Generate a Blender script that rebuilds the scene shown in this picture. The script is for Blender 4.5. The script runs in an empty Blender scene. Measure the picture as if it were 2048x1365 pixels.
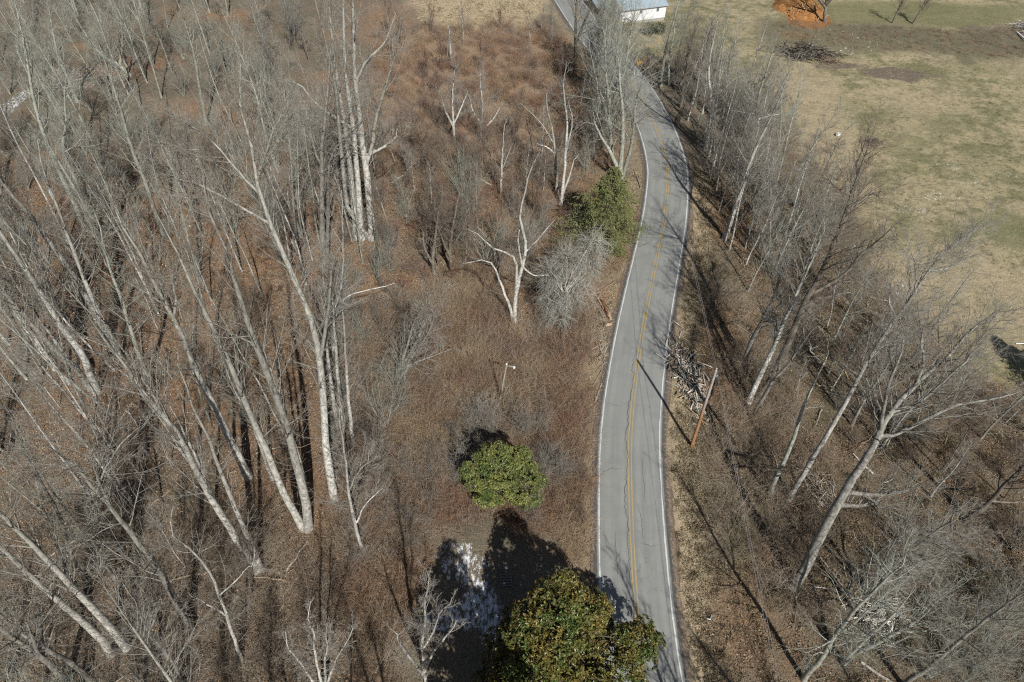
import bpy, math, random
import numpy as np
from mathutils import Vector, Matrix

# ------------------------------------------------------------------ camera, sky, sun
SC = bpy.context.scene
COL = SC.collection
H, PITCH, FPX = 54.4, math.radians(46.0), 1365.0
cam_d = bpy.data.cameras.new('camera'); cam_d.sensor_width = 36.0; cam_d.lens = FPX/2048*36.0
cam_d.clip_start = 1.0; cam_d.clip_end = 6000
cam = bpy.data.objects.new('camera', cam_d); COL.objects.link(cam)
cam.location = (0, 0, H); cam.rotation_euler = (math.pi/2-PITCH, 0, 0)
SC.camera = cam

SUN_EL = math.radians(43.0); SUN_AZ = math.atan2(0.33, -0.944)      # azimuth clockwise from +Y
w = bpy.data.worlds.new('World'); SC.world = w; w.use_nodes = True
nt = w.node_tree
sky = nt.nodes.new('ShaderNodeTexSky'); sky.sky_type = 'NISHITA'; sky.sun_disc = False
sky.sun_elevation = SUN_EL; sky.sun_rotation = SUN_AZ
nt.links.new(sky.outputs[0], nt.nodes['Background'].inputs[0])
nt.nodes['Background'].inputs[1].default_value = 0.05
sd = bpy.data.lights.new('sun', 'SUN'); sd.energy = 5.0; sd.angle = math.radians(0.53); sd.color = (1, 0.965, 0.90)
so = bpy.data.objects.new('sun', sd); COL.objects.link(so)
sdir = Vector((math.sin(SUN_AZ)*math.cos(SUN_EL), math.cos(SUN_AZ)*math.cos(SUN_EL), math.sin(SUN_EL)))
so.rotation_euler = sdir.to_track_quat('Z', 'Y').to_euler(); so.location = sdir*150
vs = SC.view_settings; vs.view_transform = 'Standard'; vs.look = 'None'; vs.gamma = 1; vs.use_curve_mapping = False
vs.exposure = 0.17
SC.render.engine = 'CYCLES'; SC.cycles.use_denoising = False; SC.cycles.pixel_filter_type = 'BLACKMAN_HARRIS'; SC.cycles.filter_width = 1.15
SC.cycles.max_bounces = 4; SC.cycles.diffuse_bounces = 1; SC.cycles.sample_clamp_indirect = 2.0; SC.cycles.sample_clamp_direct = 5.0

# ------------------------------------------------------------------ helpers
class Noise:
    def __init__(s, seed): s.g = np.random.default_rng(seed).random((128, 128))*2-1
    def at(s, x, y):
        xi = np.floor(x).astype(int); yi = np.floor(y).astype(int)
        fx = x-xi; fy = y-yi; fx = fx*fx*(3-2*fx); fy = fy*fy*(3-2*fy)
        g = s.g; a = g[xi % 128, yi % 128]; b = g[(xi+1) % 128, yi % 128]
        c = g[xi % 128, (yi+1) % 128]; d = g[(xi+1) % 128, (yi+1) % 128]
        return (a*(1-fx)+b*fx)*(1-fy)+(c*(1-fx)+d*fx)*fy
    def fbm(s, x, y, o=4):
        t = 0; a = 1; n = 0
        for k in range(o): t = t+a*s.at(x*2**k+17*k, y*2**k+31*k); n += a; a *= .5
        return t/n
NA, NB, NC = Noise(1), Noise(2), Noise(3)
def sstep(a, b, x):
    t = np.clip((x-a)/(b-a), 0, 1); return t*t*(3-2*t)
SP, CP = math.sin(PITCH), math.cos(PITCH)
def ray(px, py):
    u = (np.asarray(px, float)-1024)/FPX; v = (np.asarray(py, float)-682.5)/FPX
    return u, CP-v*SP, -SP-v*CP
def flat(px, py, z=0.0):
    u, dy, dz = ray(px, py); t = (z-H)/dz
    return u*t, dy*t

def catmull(P, step):
    P = np.asarray(P, float); out = []
    Q = np.vstack([2*P[0]-P[1], P, 2*P[-1]-P[-2]])
    for i in range(1, len(Q)-2):
        p0, p1, p2, p3 = Q[i-1], Q[i], Q[i+1], Q[i+2]
        n = max(2, int(np.linalg.norm(p2-p1)/step))
        t = np.linspace(0, 1, n, endpoint=False)[:, None]
        out.append(.5*((2*p1)+(-p0+p2)*t+(2*p0-5*p1+4*p2-p3)*t*t+(-p0+3*p1-3*p2+p3)*t**3))
    out.append(P[-1:]); return np.vstack(out)
def even(P, n):
    P = np.asarray(P, float); d = np.r_[0, np.cumsum(np.linalg.norm(np.diff(P, axis=0), axis=1))]
    t = np.linspace(0, d[-1], n); return np.stack([np.interp(t, d, P[:, k]) for k in range(P.shape[1])], 1)

# road centre line: ground positions of the double yellow line
YL = [(1345,1640),(1312,1500),(1288,1365),(1273,1222),(1267,1136),(1262,1033),(1259.5,895),(1265,811),(1275.7,725),(1289.5,639),
      (1310,536),(1327,450),(1334,390),(1336,350),(1331,317),(1317,268),(1296,222),(1262,165),(1188,75),(1136,0),(1098,-60),(1062,-120),(1030,-180)]
RP = np.stack(flat([p[0] for p in YL], [p[1] for p in YL]), 1)
RP = np.vstack([[RP[0]+(RP[0]-RP[1])*3], RP])
RC = even(catmull(RP, .7), 340)
for _ in range(12): RC[1:-1] = RC[1:-1]*.5+(RC[:-2]+RC[2:])*.25
RT = np.gradient(RC, axis=0); RT /= np.linalg.norm(RT, axis=1)[:, None]
RN = np.stack([RT[:, 1], -RT[:, 0]], 1)                       # points to the right of travel
RL = np.r_[0, np.cumsum(np.linalg.norm(np.diff(RC, axis=0), axis=1))]
def road_dist(x, y):
    x = np.asarray(x, float).ravel(); y = np.asarray(y, float).ravel(); out = np.empty(len(x))
    for i in range(0, len(x), 20000):
        dx = x[i:i+20000, None]-RC[None, :, 0]; dy = y[i:i+20000, None]-RC[None, :, 1]
        k = np.argmin(dx*dx+dy*dy, 1); r = np.arange(len(k))
        s = dx[r, k]*RN[k, 0]+dy[r, k]*RN[k, 1]
        d = np.sqrt(dx[r, k]**2+dy[r, k]**2); out[i:i+20000] = np.where(s >= 0, d, -d)
    return out
def ground(x, y, d=None):
    sh = np.shape(x); x = np.asarray(x, float).ravel(); y = np.asarray(y, float).ravel()
    if d is None: d = road_dist(x, y)
    a = np.abs(d)
    h = .7*NA.fbm(x*.035, y*.035, 3)+.16*NB.fbm(x*.22, y*.22, 3)
    h = h-1.3*sstep(4.5, 15, d)+.55*sstep(-8, -26, d)
    h = h*sstep(3.6, 9, a)-.28*np.exp(-((a-4.9)/.8)**2)-.05
    h = h+.06*NC.fbm(x*.9, y*.9, 2)*sstep(3.3, 4.5, a)
    return h.reshape(sh)
def at(px, py):
    z = np.zeros(np.shape(px))
    for _ in range(5):
        x, y = flat(px, py, z); z = ground(x, y)
    return np.stack([x, y, z], -1)
def G(px, py): return Vector(at(np.array([px]), np.array([py]))[0])
def on_plane(px, py, Y):
    u, dy, dz = ray(px, py); t = Y/dy
    return np.array([u*t, Y, H+dz*t])
def project(x, y, z):
    zc = y*CP+(H-z)*SP; yd = (H-z)*CP-y*SP
    return 1024+FPX*x/zc, 682.5+FPX*yd/zc

def tag(o, label=None, cat=None, group=None, kind=None):
    if label: o['label'] = label
    if cat: o['category'] = cat
    if group: o['group'] = group
    if kind: o['kind'] = kind
    return o
def mesh_np(name, parts, mat=None, smooth=True):
    """parts: list of (verts (n,3), faces (m,k))"""
    V = []; L = []; S = []; T = []; off = 0; ls = 0
    for v, f in parts:
        if len(v) == 0 or len(f) == 0: continue
        f = np.asarray(f); V.append(np.asarray(v, float)); k = f.shape[1]; L.append((f+off).ravel())
        S.append(ls+np.arange(len(f))*k); T.append(np.full(len(f), k)); off += len(v); ls += f.size
    me = bpy.data.meshes.new(name)
    if V:
        V = np.vstack(V); L = np.concatenate(L); S = np.concatenate(S); T = np.concatenate(T)
        me.vertices.add(len(V)); me.vertices.foreach_set('co', V.astype(np.float32).ravel())
        me.loops.add(len(L)); me.loops.foreach_set('vertex_index', L.astype(np.int32))
        me.polygons.add(len(S)); me.polygons.foreach_set('loop_start', S.astype(np.int32))
        me.polygons.foreach_set('loop_total', T.astype(np.int32))
        me.polygons.foreach_set('use_smooth', np.full(len(S), smooth))
        me.update(calc_edges=True)
    if mat: me.materials.append(mat)
    return me
STUFFN = {'branches', 'twigs', 'seed_cones', 'stems', 'foliage', 'needles', 'limbs', 'hanging_vines', 'crack', 'roof_seam'}
def obj(name, me, parent=None, loc=None, col=None):
    o = bpy.data.objects.new(name, me); (col or COL).objects.link(o)
    if parent: o.parent = parent
    if loc is not None: o.location = loc
    if name in STUFFN: o['kind'] = 'stuff'
    return o
def empty(name, loc): 
    o = bpy.data.objects.new(name, None); COL.objects.link(o); o.location = loc; o.empty_display_size = .3; return o
def box(c, s, rz=0.0, tilt=0.0):
    v = np.array([[x, y, z] for x in (-.5, .5) for y in (-.5, .5) for z in (-.5, .5)])*np.array(s)
    ct, st = math.cos(tilt), math.sin(tilt); v = np.stack([v[:, 0], v[:, 1]*ct-v[:, 2]*st, v[:, 1]*st+v[:, 2]*ct], 1)
    cr, sr = math.cos(rz), math.sin(rz); v = np.stack([v[:, 0]*cr-v[:, 1]*sr, v[:, 0]*sr+v[:, 1]*cr, v[:, 2]], 1)+np.array(c)
    return v, np.array([[0,1,3,2],[4,6,7,5],[0,4,5,1],[2,3,7,6],[0,2,6,4],[1,5,7,3]])
def nrm(v): return v/np.maximum(np.linalg.norm(v, axis=-1, keepdims=True), 1e-9)
def tubes(P, R, S, cap=False):
    P = np.asarray(P, float); R = np.asarray(R, float)
    if P.ndim == 2: P = P[None]; R = R[None]
    B, N, _ = P.shape
    if B == 0: return np.zeros((0, 3)), np.zeros((0, 4), int)
    T = nrm(np.gradient(P, axis=1)); main = nrm(P[:, -1]-P[:, 0])
    ref = np.where(np.abs(main[:, 2:3]) > .85, np.array([[1., .13, 0]]), np.array([[.07, .05, 1.]]))[:, None, :]
    u = nrm(np.cross(T, np.broadcast_to(ref, T.shape))); v = np.cross(T, u)
    a = np.arange(S)*2*math.pi/S
    V = P[:, :, None, :]+R[:, :, None, None]*(u[:, :, None, :]*np.cos(a)[None, None, :, None]+v[:, :, None, :]*np.sin(a)[None, None, :, None])
    b = np.arange(B)[:, None, None]*N*S; n = np.arange(N-1)[None, :, None]*S; s = np.arange(S)[None, None, :]; s2 = (s+1) % S
    F = np.stack([b+n+s, b+n+s2, b+n+S+s2, b+n+S+s], -1).reshape(-1, 4)
    return V.reshape(-1, 3), F
def spikes(Q, r0):
    """thin three-sided twigs tapering to a point (3 triangles each); Q (B,2,3)"""
    B = len(Q); d = nrm(Q[:, 1]-Q[:, 0]); ref = np.where(np.abs(d[:, 2:3]) > .85, np.array([[1., .13, 0]]), np.array([[.07, .05, 1.]]))
    u = nrm(np.cross(d, ref)); v = np.cross(d, u); r = r0[:, None]
    V = np.stack([Q[:, 0]+u*r, Q[:, 0]-u*r*.5+v*r*.87, Q[:, 0]-u*r*.5-v*r*.87, Q[:, 1]], 1).reshape(-1, 3); b = np.arange(B)[:, None, None]*4
    return V, (b+np.array([[0, 1, 3], [1, 2, 3], [2, 0, 3]])[None]).reshape(-1, 3)
def disc(c, n, r, S=9):
    c = np.array(c, float); n = nrm(np.array(n, float)); ref = np.array([0, 0, 1.]) if abs(n[2]) < .9 else np.array([1., 0, 0])
    u = nrm(np.cross(n, ref)); v = np.cross(n, u); a = np.arange(S)*2*math.pi/S
    V = c+r*(np.cos(a)[:, None]*u+np.sin(a)[:, None]*v); return np.vstack([V]), np.arange(S)[None, :]

# ------------------------------------------------------------------ materials
class NT:
    def __init__(s, name, rough=.9, spec=.2):
        s.m = bpy.data.materials.new(name); s.m.use_nodes = True; s.t = s.m.node_tree
        s.b = s.t.nodes['Principled BSDF']; s.b.inputs['Roughness'].default_value = rough
        s.b.inputs['Specular IOR Level'].default_value = spec
    def n(s, ty, **k):
        x = s.t.nodes.new(ty)
        for a, b in k.items(): setattr(x, a, b)
        return x
    def l(s, a, b): s.t.links.new(a, b)
    def coord(s, scale=(1, 1, 1), which='Object'):
        c = s.n('ShaderNodeTexCoord'); m = s.n('ShaderNodeMapping'); m.inputs['Scale'].default_value = scale
        s.l(c.outputs[which], m.inputs[0]); return m.outputs[0]
    def world(s, scale=(1, 1, 1)):
        c = s.n('ShaderNodeNewGeometry'); m = s.n('ShaderNodeMapping'); m.inputs['Scale'].default_value = scale
        s.l(c.outputs['Position'], m.inputs[0]); return m.outputs[0]
    def noise(s, co, scale, detail=5, rough=.6):
        x = s.n('ShaderNodeTexNoise'); x.inputs['Scale'].default_value = scale; x.inputs['Detail'].default_value = detail
        x.inputs['Roughness'].default_value = rough
        if co: s.l(co, x.inputs['Vector'])
        return x.outputs['Fac']
    def ramp(s, f, stops, interp='LINEAR'):
        r = s.n('ShaderNodeValToRGB'); r.color_ramp.interpolation = interp; e = r.color_ramp.elements
        while len(e) < len(stops): e.new(.5)
        for k, (p, c) in enumerate(stops):
            e[k].position = p; e[k].color = (*c, 1) if len(c) == 3 else c
        s.l(f, r.inputs[0]); return r.outputs[0]
    def fr(s, f, a, b):
        r = s.n('ShaderNodeMapRange'); r.inputs[1].default_value = a; r.inputs[2].default_value = b; s.l(f, r.inputs[0]); return r.outputs[0]
    def mix(s, f, a, b, mode='MIX'):
        x = s.n('ShaderNodeMix', data_type='RGBA', blend_type=mode)
        for i, v in ((0, f), (6, a), (7, b)):
            if isinstance(v, (int, float)): x.inputs[i].default_value = v
            elif isinstance(v, tuple): x.inputs[i].default_value = (*v, 1)
            else: s.l(v, x.inputs[i])
        return x.outputs[2]
    def math(s, op, a, b=0.0):
        x = s.n('ShaderNodeMath', operation=op)
        for i, v in ((0, a), (1, b)):
            if isinstance(v, (int, float)): x.inputs[i].default_value = v
            else: s.l(v, x.inputs[i])
        return x.outputs[0]
    def attr(s, name): return s.n('ShaderNodeAttribute', attribute_name=name)
    def orand(s): return s.n('ShaderNodeObjectInfo').outputs['Random']
    def island(s): return s.n('ShaderNodeNewGeometry').outputs['Random Per Island']
    def bump(s, h, strength, dist):
        x = s.n('ShaderNodeBump'); x.inputs['Strength'].default_value = strength; x.inputs['Distance'].default_value = dist
        s.l(h, x.inputs['Height']); s.l(x.outputs[0], s.b.inputs['Normal'])
    def col(s, c):
        if isinstance(c, tuple): s.b.inputs['Base Color'].default_value = (*c, 1)
        else: s.l(c, s.b.inputs['Base Color'])
        return s.m

def bark_mat(name, lo, mid, hi, moss=None, sc=1.0, upper=None):
    t = NT(name, .92, .15); co = t.coord((1, 1, .35)); co2 = t.coord((1, 1, 4.5))
    a = t.noise(co, 5*sc, 6, .65); c = t.ramp(a, [(.28, lo), (.48, mid), (.68, hi)])
    b = t.noise(co2, 2.0*sc, 4, .75); c = t.mix(t.fr(b, .57, .62), c, lo)  # dark cross marks: bark scars, plus twig shadows painted into the colour
    if moss is not None:
        g = t.noise(t.coord(), 1.1, 4, .7); c = t.mix(t.fr(g, .52, .72), c, moss)
    if upper is not None:
        sx = t.n('ShaderNodeSeparateXYZ'); t.l(t.coord(), sx.inputs[0]); hgt = t.math('ADD', sx.outputs[2], t.math('MULTIPLY', t.noise(t.coord(), .5, 4, .7), 9.0))
        c = t.mix(t.math('MULTIPLY', t.fr(hgt, 11, 23), .85), c, t.ramp(a, [(.3, lo), (.5, upper), (.7, tuple(x*1.45 for x in upper))]))
    v = t.ramp(t.orand(), [(0, (.78, .76, .74)), (.5, (1, .98, .95)), (1, (1.12, 1.12, 1.12))]); c = t.mix(1.0, c, v, 'MULTIPLY')
    t.bump(a, .6, .03); return t.col(c)
BARK = bark_mat('pale_bark', (.11, .105, .095), (.47, .46, .43), (.70, .70, .665), (.33, .35, .30), 1.0, (.25, .25, .22))
BARKL = bark_mat('lichen_bark', (.12, .12, .10), (.29, .295, .26), (.44, .45, .405), (.33, .37, .29))
BARKG = bark_mat('grey_bark', (.07, .062, .055), (.20, .19, .172), (.36, .355, .33), (.24, .26, .20))
BARKD = bark_mat('brown_bark', (.06, .05, .042), (.15, .128, .105), (.26, .24, .205), (.21, .22, .165))
def twig_mat(name, a, b):
    t = NT(name, .9, .15); c = t.ramp(t.orand(), [(0, a), (1, b)])
    v = t.ramp(t.noise(t.coord(), .8, 2), [(.3, (.75, .72, .7)), (.7, (1.2, 1.18, 1.15))]); return t.col(t.mix(1.0, c, v, 'MULTIPLY'))
TWIG = twig_mat('pale_twigs', (.18, .15, .118), (.255, .222, .18))
TWIGG = twig_mat('grey_twigs', (.225, .21, .185), (.335, .318, .285))
TWIGL = twig_mat('lichen_twigs', (.22, .23, .195), (.32, .33, .285))
TWIGB = twig_mat('brown_twigs', (.15, .113, .09), (.22, .172, .14))
TWIGR = twig_mat('rust_twigs', (.24, .135, .10), (.31, .195, .15))
SEED = NT('seed_cone', .8).col((.46, .38, .27))

# ------------------------------------------------------------------ tree growing
def spawn(P, R, cnt, t0, t1, lenf, ang, npts, rr, rend, up, wig, rng, angv=10, bias=None):
    P = np.asarray(P, float); R = np.asarray(R, float)
    B, N, _ = P.shape
    plen = np.linalg.norm(np.diff(P, axis=1), axis=2).sum(1)
    pi = np.repeat(np.arange(B), cnt)
    t = (np.tile((np.arange(cnt)+.5)/cnt, B)+rng.uniform(-.5, .5, B*cnt)/cnt)
    t = t0+(t1-t0)*np.clip(t, 0, 1)
    f = t*(N-1); i = np.minimum(f.astype(int), N-2); fr = (f-i)[:, None]
    pos = P[pi, i]*(1-fr)+P[pi, i+1]*fr; rad = R[pi, i]*(1-fr[:, 0])+R[pi, i+1]*fr[:, 0]
    tan = nrm(P[pi, i+1]-P[pi, i])
    rv = rng.normal(size=(B*cnt, 3)); perp = nrm(rv-(rv*tan).sum(1, keepdims=True)*tan)
    if bias is not None: perp = nrm(perp+bias)
    a = np.radians(ang+rng.normal(0, angv, B*cnt))[:, None]
    d = nrm(tan*np.cos(a)+perp*np.sin(a))
    L = lenf(t, plen[pi])*rng.uniform(.6, 1.25, B*cnt)
    st = (L/(npts-1))[:, None]
    pts = [pos]
    for k in range(npts-1):
        pts.append(pts[-1]+d*st); d = nrm(d+np.array([0, 0, up])+rng.normal(0, wig, d.shape))
    Q = np.stack(pts, 1); r0 = np.maximum(rad*rr, rend*1.2); r0 = np.minimum(r0, L*.0085+rend)
    RR = r0[:, None]*(1-np.linspace(0, 1, npts)[None])+rend*np.linspace(0, 1, npts)[None]
    return Q, RR
STY = {  # n1, t0, l (m at low, top), ang, up, wig, n2, l2, n3, l3 (m), epi = short twigs low on the trunk
 'poplar': dict(n1=34, t0=.36, l=(5.2, 1.7), ang=33, up=.11, wig=.09, n2=8, l2=.46, n3=6, l3=1.45, epi=46),
 'grey':   dict(n1=32, t0=.33, l=(5.4, 1.8), ang=38, up=.10, wig=.11, n2=8, l2=.46, n3=6, l3=1.45, epi=30),
 'broad':  dict(n1=28, t0=.28, l=(6.0, 2.4), ang=44, up=.06, wig=.13, n2=8, l2=.48, n3=6, l3=1.45, epi=18),
 'gnarl':  dict(n1=20, t0=.30, l=(3.2, 1.4), ang=50, up=.03, wig=.22, n2=7, l2=.45, n3=7, l3=.9, epi=10),
 'thin':   dict(n1=24, t0=.26, l=(2.6, 1.0), ang=34, up=.11, wig=.10, n2=7, l2=.5, n3=5, l3=.8, epi=12),
 'snag':   dict(n1=6, t0=.5, l=(1.5, .5), ang=50, up=.0, wig=.2, n2=3, l2=.4, n3=3, l3=.4, epi=4),
}
def crown_parts(stems, sty, rng, size=1.0):
    """stems: list of (pts, rad, t0 or None, weight)"""
    s = STY[sty]; A = []; Bb = []
    l0, l1 = s['l'][0]*size, s['l'][1]*size
    for pts, rad, t0, wgt in stems:
        t0 = s['t0'] if t0 is None else t0
        n = max(3, int(round(s['n1']*wgt)))
        q, r = spawn(pts[None], rad[None], n, t0, 1.0, lambda t, p: l0+(l1-l0)*np.clip((t-t0)/(1-t0), 0, 1), s['ang'], 6, .34, .010, s['up'], s['wig'], rng)
        A.append((q, r))
        if s['epi'] and t0 > .15:
            q2, r2 = spawn(pts[None], rad[None], int(s['epi']*wgt)+1, .06, t0, lambda t, p: (.7+1.3*rng.random(t.shape))*size, 62, 4, .2, .006, .05, .16, rng, 16)
            Bb.append((q2, r2))
    q1 = np.concatenate([a[0] for a in A]); r1 = np.concatenate([a[1] for a in A])
    q2, r2 = spawn(q1, r1, s['n2'], .18, 1.0, lambda t, p: p*s['l2']*(1.15-.5*t), s['ang']-2, 4, .55, .007, s['up'], s['wig'], rng, 13)
    q3, r3 = spawn(q2, r2, s['n3'], .2, 1.0, lambda t, p: np.minimum(p*.6, s['l3']*size)*(1.1-.4*t), 34, 2, .7, .0045, s['up'], .1, rng, 14)
    br = [tubes(q1, r1, 5), tubes(q2, r2, 3)]
    tw = [spikes(q3, np.maximum(r3[:, 0]*.8, .0065))]+[tubes(q, r, 3) for q, r in Bb]
    return br, tw, q3[:, -1]
def seeds(P, rng, n):
    P = P[rng.permutation(len(P))[:n]]; s = .022+.016*rng.random((len(P), 1, 1))
    T = np.array([[0, 0, 1.5], [1, 0, -.5], [-.5, .87, -.5], [-.5, -.87, -.5]])[None]*s
    V = (P[:, None]+T).reshape(-1, 3); b = np.arange(len(P))[:, None, None]*4
    F = (b+np.array([[0, 1, 2], [0, 2, 3], [0, 3, 1], [1, 3, 2]])[None]).reshape(-1, 3)
    return V, F
def smooth_path(P, n, step=.5):
    return even(catmull(P, step), n)
BRANCH = bark_mat('branch_bark', (.10, .092, .08), (.23, .218, .195), (.36, .35, .325), (.25, .27, .22))
BARKS = {'p': (BARK, TWIG), 'g': (BARKG, TWIGG), 'l': (BARKL, TWIGL), 'd': (BARKD, TWIGB), 'w': (BARK, TWIGG), 'r': (BARKD, TWIGR)}
TRIS = [0]
def traced_tree(label, wpx, stems, sty='poplar', mat='p', group=None, drift=0.0, size=1.0, ext=.12, seedn=0, name='bare_tree', cat='tree', t0=None, seed=None, dens=1.0):
    """stems: list of pixel polylines; first one the trunk from its foot upward; others limbs or further stems"""
    rng = np.random.default_rng(seed if seed is not None else abs(hash(label)) % 99991 if False else sum(map(ord, label)))
    foot = G(*stems[0][0]); Y0 = foot.y
    zc = Y0*CP+(H-foot.z)*SP
    root = empty(name, foot); tag(root, label, cat, group)
    bm, tm = BARKS[mat]; cs = []; F0 = np.array(foot)
    topz = 0
    for k, st in enumerate(stems):
        n = len(st); pts = []; low = k == 0 or abs(st[0][0]-stems[0][0][0])+abs(st[0][1]-stems[0][0][1]) < 45; dy0 = 0.0
        if not low:
            tr = even(np.array(stems[0], float), 60); q = int(np.argmin(np.hypot(tr[:, 0]-st[0][0], tr[:, 1]-st[0][1])))
            seg = np.array(stems[0], float); cl = np.r_[0, np.cumsum(np.hypot(*np.diff(seg, axis=0).T))]; dy0 = drift*float(np.interp(q/59*cl[-1], cl, np.arange(len(seg))))/max(1, len(seg)-1)
            st = [tuple(tr[q])]+list(st[1:]); wj = 1-.86*(q/59)**.9
        sgn = rng.uniform(-.28, .28)
        for j, p in enumerate(st):
            fr = j/max(1, n-1); dy = drift*fr if low else dy0+(sgn*fr*abs(p[1]-st[0][1])*.05)
            pts.append(on_plane(p[0], p[1], Y0+dy))
        pts = np.array(pts)
        if k == 0 or (pts[0, 2] < 1.2): pts[0, 2] = float(ground(np.array([pts[0, 0]]), np.array([pts[0, 1]]))[0])-.5
        d = pts[-1]-pts[-2]; L = np.linalg.norm(np.diff(pts, axis=0), axis=1).sum()
        if ext: pts = np.vstack([pts, pts[-1]+nrm(d)*L*ext*.5+rng.normal(0, .2, 3), pts[-1]+nrm(d+np.array([0, 0, 1])*np.linalg.norm(d)*.15)*L*ext+rng.normal(0, .3, 3)])
        N = 16 if k == 0 else 12
        Q = smooth_path(pts, N); 
        Q[1:-1] += rng.normal(0, .025, (N-2, 3))*np.array([1, 1, .3])
        r0 = wpx*.41*zc/FPX*(1 if k == 0 else (.82 if low else .55*wj+.06))
        t = np.linspace(0, 1, N); R = r0*(1-t)**.8*.93+.018+.004*rng.normal(size=N)
        R = np.maximum(R, .012)
        if pts[0, 2] < 1.2: R[0] *= 1.3
        Q = Q-F0; topz = max(topz, Q[-1, 2])
        me = mesh_np('trunk' if k == 0 else 'limb', [tubes(Q, R, 9 if k == 0 else 7)], bm)
        obj('trunk' if k == 0 else 'limb', me, root)
        cs.append((Q, R, (t0 if k == 0 else (.35 if pts[0, 2] < 1.2 else .15)), dens if k == 0 else dens*(.55 if pts[0, 2] < 1.2 else .36)))
    br, tw, tips = crown_parts(cs, sty, rng, size)
    obj('branches', mesh_np('branches', br, BRANCH if bm is BARK else bm), root); obj('twigs', mesh_np('twigs', tw, tm), root)
    TRIS[0] += sum(len(f)*2 for v, f in br+tw)
    if seedn: obj('seed_cones', mesh_np('seed_cones', [seeds(tips, rng, seedn)], SEED, False), root)
    HEI.append((round(topz, 1), label[:40])); FEET.append((foot.x, foot.y))
    return root
HEI = []; FEET = []

def proto_tree(seed, h, sty, mat, forks=1, r0=.14, lean=.05, size=1.0, seedn=0):
    """meshes of a free tree with its foot at the origin: list of (part name, mesh)"""
    rng = np.random.default_rng(seed); out = []; cs = []; bm, tm = BARKS[mat]
    for k in range(forks):
        d = np.array([rng.normal(0, lean), rng.normal(0, lean), 1.0])
        if k: d[:2] += rng.normal(0, .16, 2)
        n = 7; p = [np.zeros(3)+np.array([0, 0, -.2])+(rng.normal(0, .06, 3)*np.array([1, 1, 0]) if k else 0)]
        hh = h*(1 if k == 0 else rng.uniform(.7, .95))
        for j in range(n-1): p.append(p[-1]+nrm(d)*hh/(n-1)); d = d+rng.normal(0, .05, 3)*np.array([1, 1, 0])+np.array([0, 0, .03])
        Q = smooth_path(np.array(p), 12); t = np.linspace(0, 1, 12); R = r0*(1 if k == 0 else .8)*(1-t)**.8*.95+.012
        R[0] *= 1.25
        out.append(('trunk' if k == 0 else 'limb', mesh_np('trunk', [tubes(Q, R, 7)], bm))); cs.append((Q, R, None if forks < 3 else .2, 1.0 if k == 0 else .6))
    br, tw, tips = crown_parts(cs, sty, rng, size)
    out.append(('branches', mesh_np('branches', br, BRANCH if bm is BARK else bm))); out.append(('twigs', mesh_np('twigs', tw, tm)))
    TRIS[0] += sum(len(f)*2 for v, f in br+tw)
    if seedn: out.append(('seed_cones', mesh_np('seed_cones', [seeds(tips, rng, seedn)], SEED, False)))
    return out
def proto_shrub(seed, h, nst, mat, spread=.5, up=.02, n2=6, n3=5, wig=.12):
    rng = np.random.default_rng(seed); bm, tm = BARKS[mat]
    az = rng.uniform(0, 6.283, nst); sp = np.abs(rng.normal(0, spread, nst)); 
    d = nrm(np.stack([np.cos(az)*sp, np.sin(az)*sp, np.ones(nst)], 1)); L = h*rng.uniform(.65, 1.15, nst)
    p = np.stack([rng.normal(0, .12, nst), rng.normal(0, .12, nst), np.full(nst, -.1)], 1); pts = [p]
    for k in range(5): pts.append(pts[-1]+d*(L/5)[:, None]); d = nrm(d+rng.normal(0, wig, d.shape)+np.array([0, 0, up]))
    q = np.stack(pts, 1); r = (np.linspace(1, .25, 6)[None]*(.008+.006*h*rng.uniform(.5, 1, nst)[:, None]))
    q2, r2 = spawn(q, r, n2, .25, 1, lambda t, pl: pl*.4*(1.2-.6*t), 36, 4, .6, .006, up, wig, rng)
    q3, r3 = spawn(q2, r2, n3, .2, 1, lambda t, pl: pl*.55*(1.2-.6*t), 36, 2, .7, .004, up, wig, rng)
    TRIS[0] += 0
    return [('stems', mesh_np('stems', [tubes(q, r, 4)], bm)), ('twigs', mesh_np('twigs', [tubes(q2, r2, 3), spikes(q3, np.full(len(q3), .006))], tm))]
def place(proto, name, loc, rz, s, label, cat, group, tilt=(0, 0)):
    o = empty(name, loc); o.rotation_euler = (tilt[0], tilt[1], rz); o.scale = (s, s, s) if not isinstance(s, tuple) else s
    tag(o, label, cat, group)
    for pn, me in proto: obj(pn, me, o)
    return o
def poly_world(px): 
    a = at(np.array([p[0] for p in px], float), np.array([p[1] for p in px], float)); return a[:, :2]
def inside(P, x, y):
    c = np.zeros(len(x), bool); n = len(P)
    for i in range(n):
        x1, y1 = P[i]; x2, y2 = P[(i+1) % n]
        if y1 == y2: continue
        k = ((y1 > y) != (y2 > y)) & (x < (x2-x1)*(y-y1)/(y2-y1)+x1); c ^= k
    return c
def pdist(P, x, y):
    d = np.full(len(x), 1e9); n = len(P)
    for i in range(n):
        a = P[i]; b = P[(i+1) % n]; e = b-a; L = max((e*e).sum(), 1e-9)
        t = np.clip(((x-a[0])*e[0]+(y-a[1])*e[1])/L, 0, 1); d = np.minimum(d, np.hypot(x-a[0]-t*e[0], y-a[1]-t*e[1]))
    return np.where(inside(P, x, y), d, -d)
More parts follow.
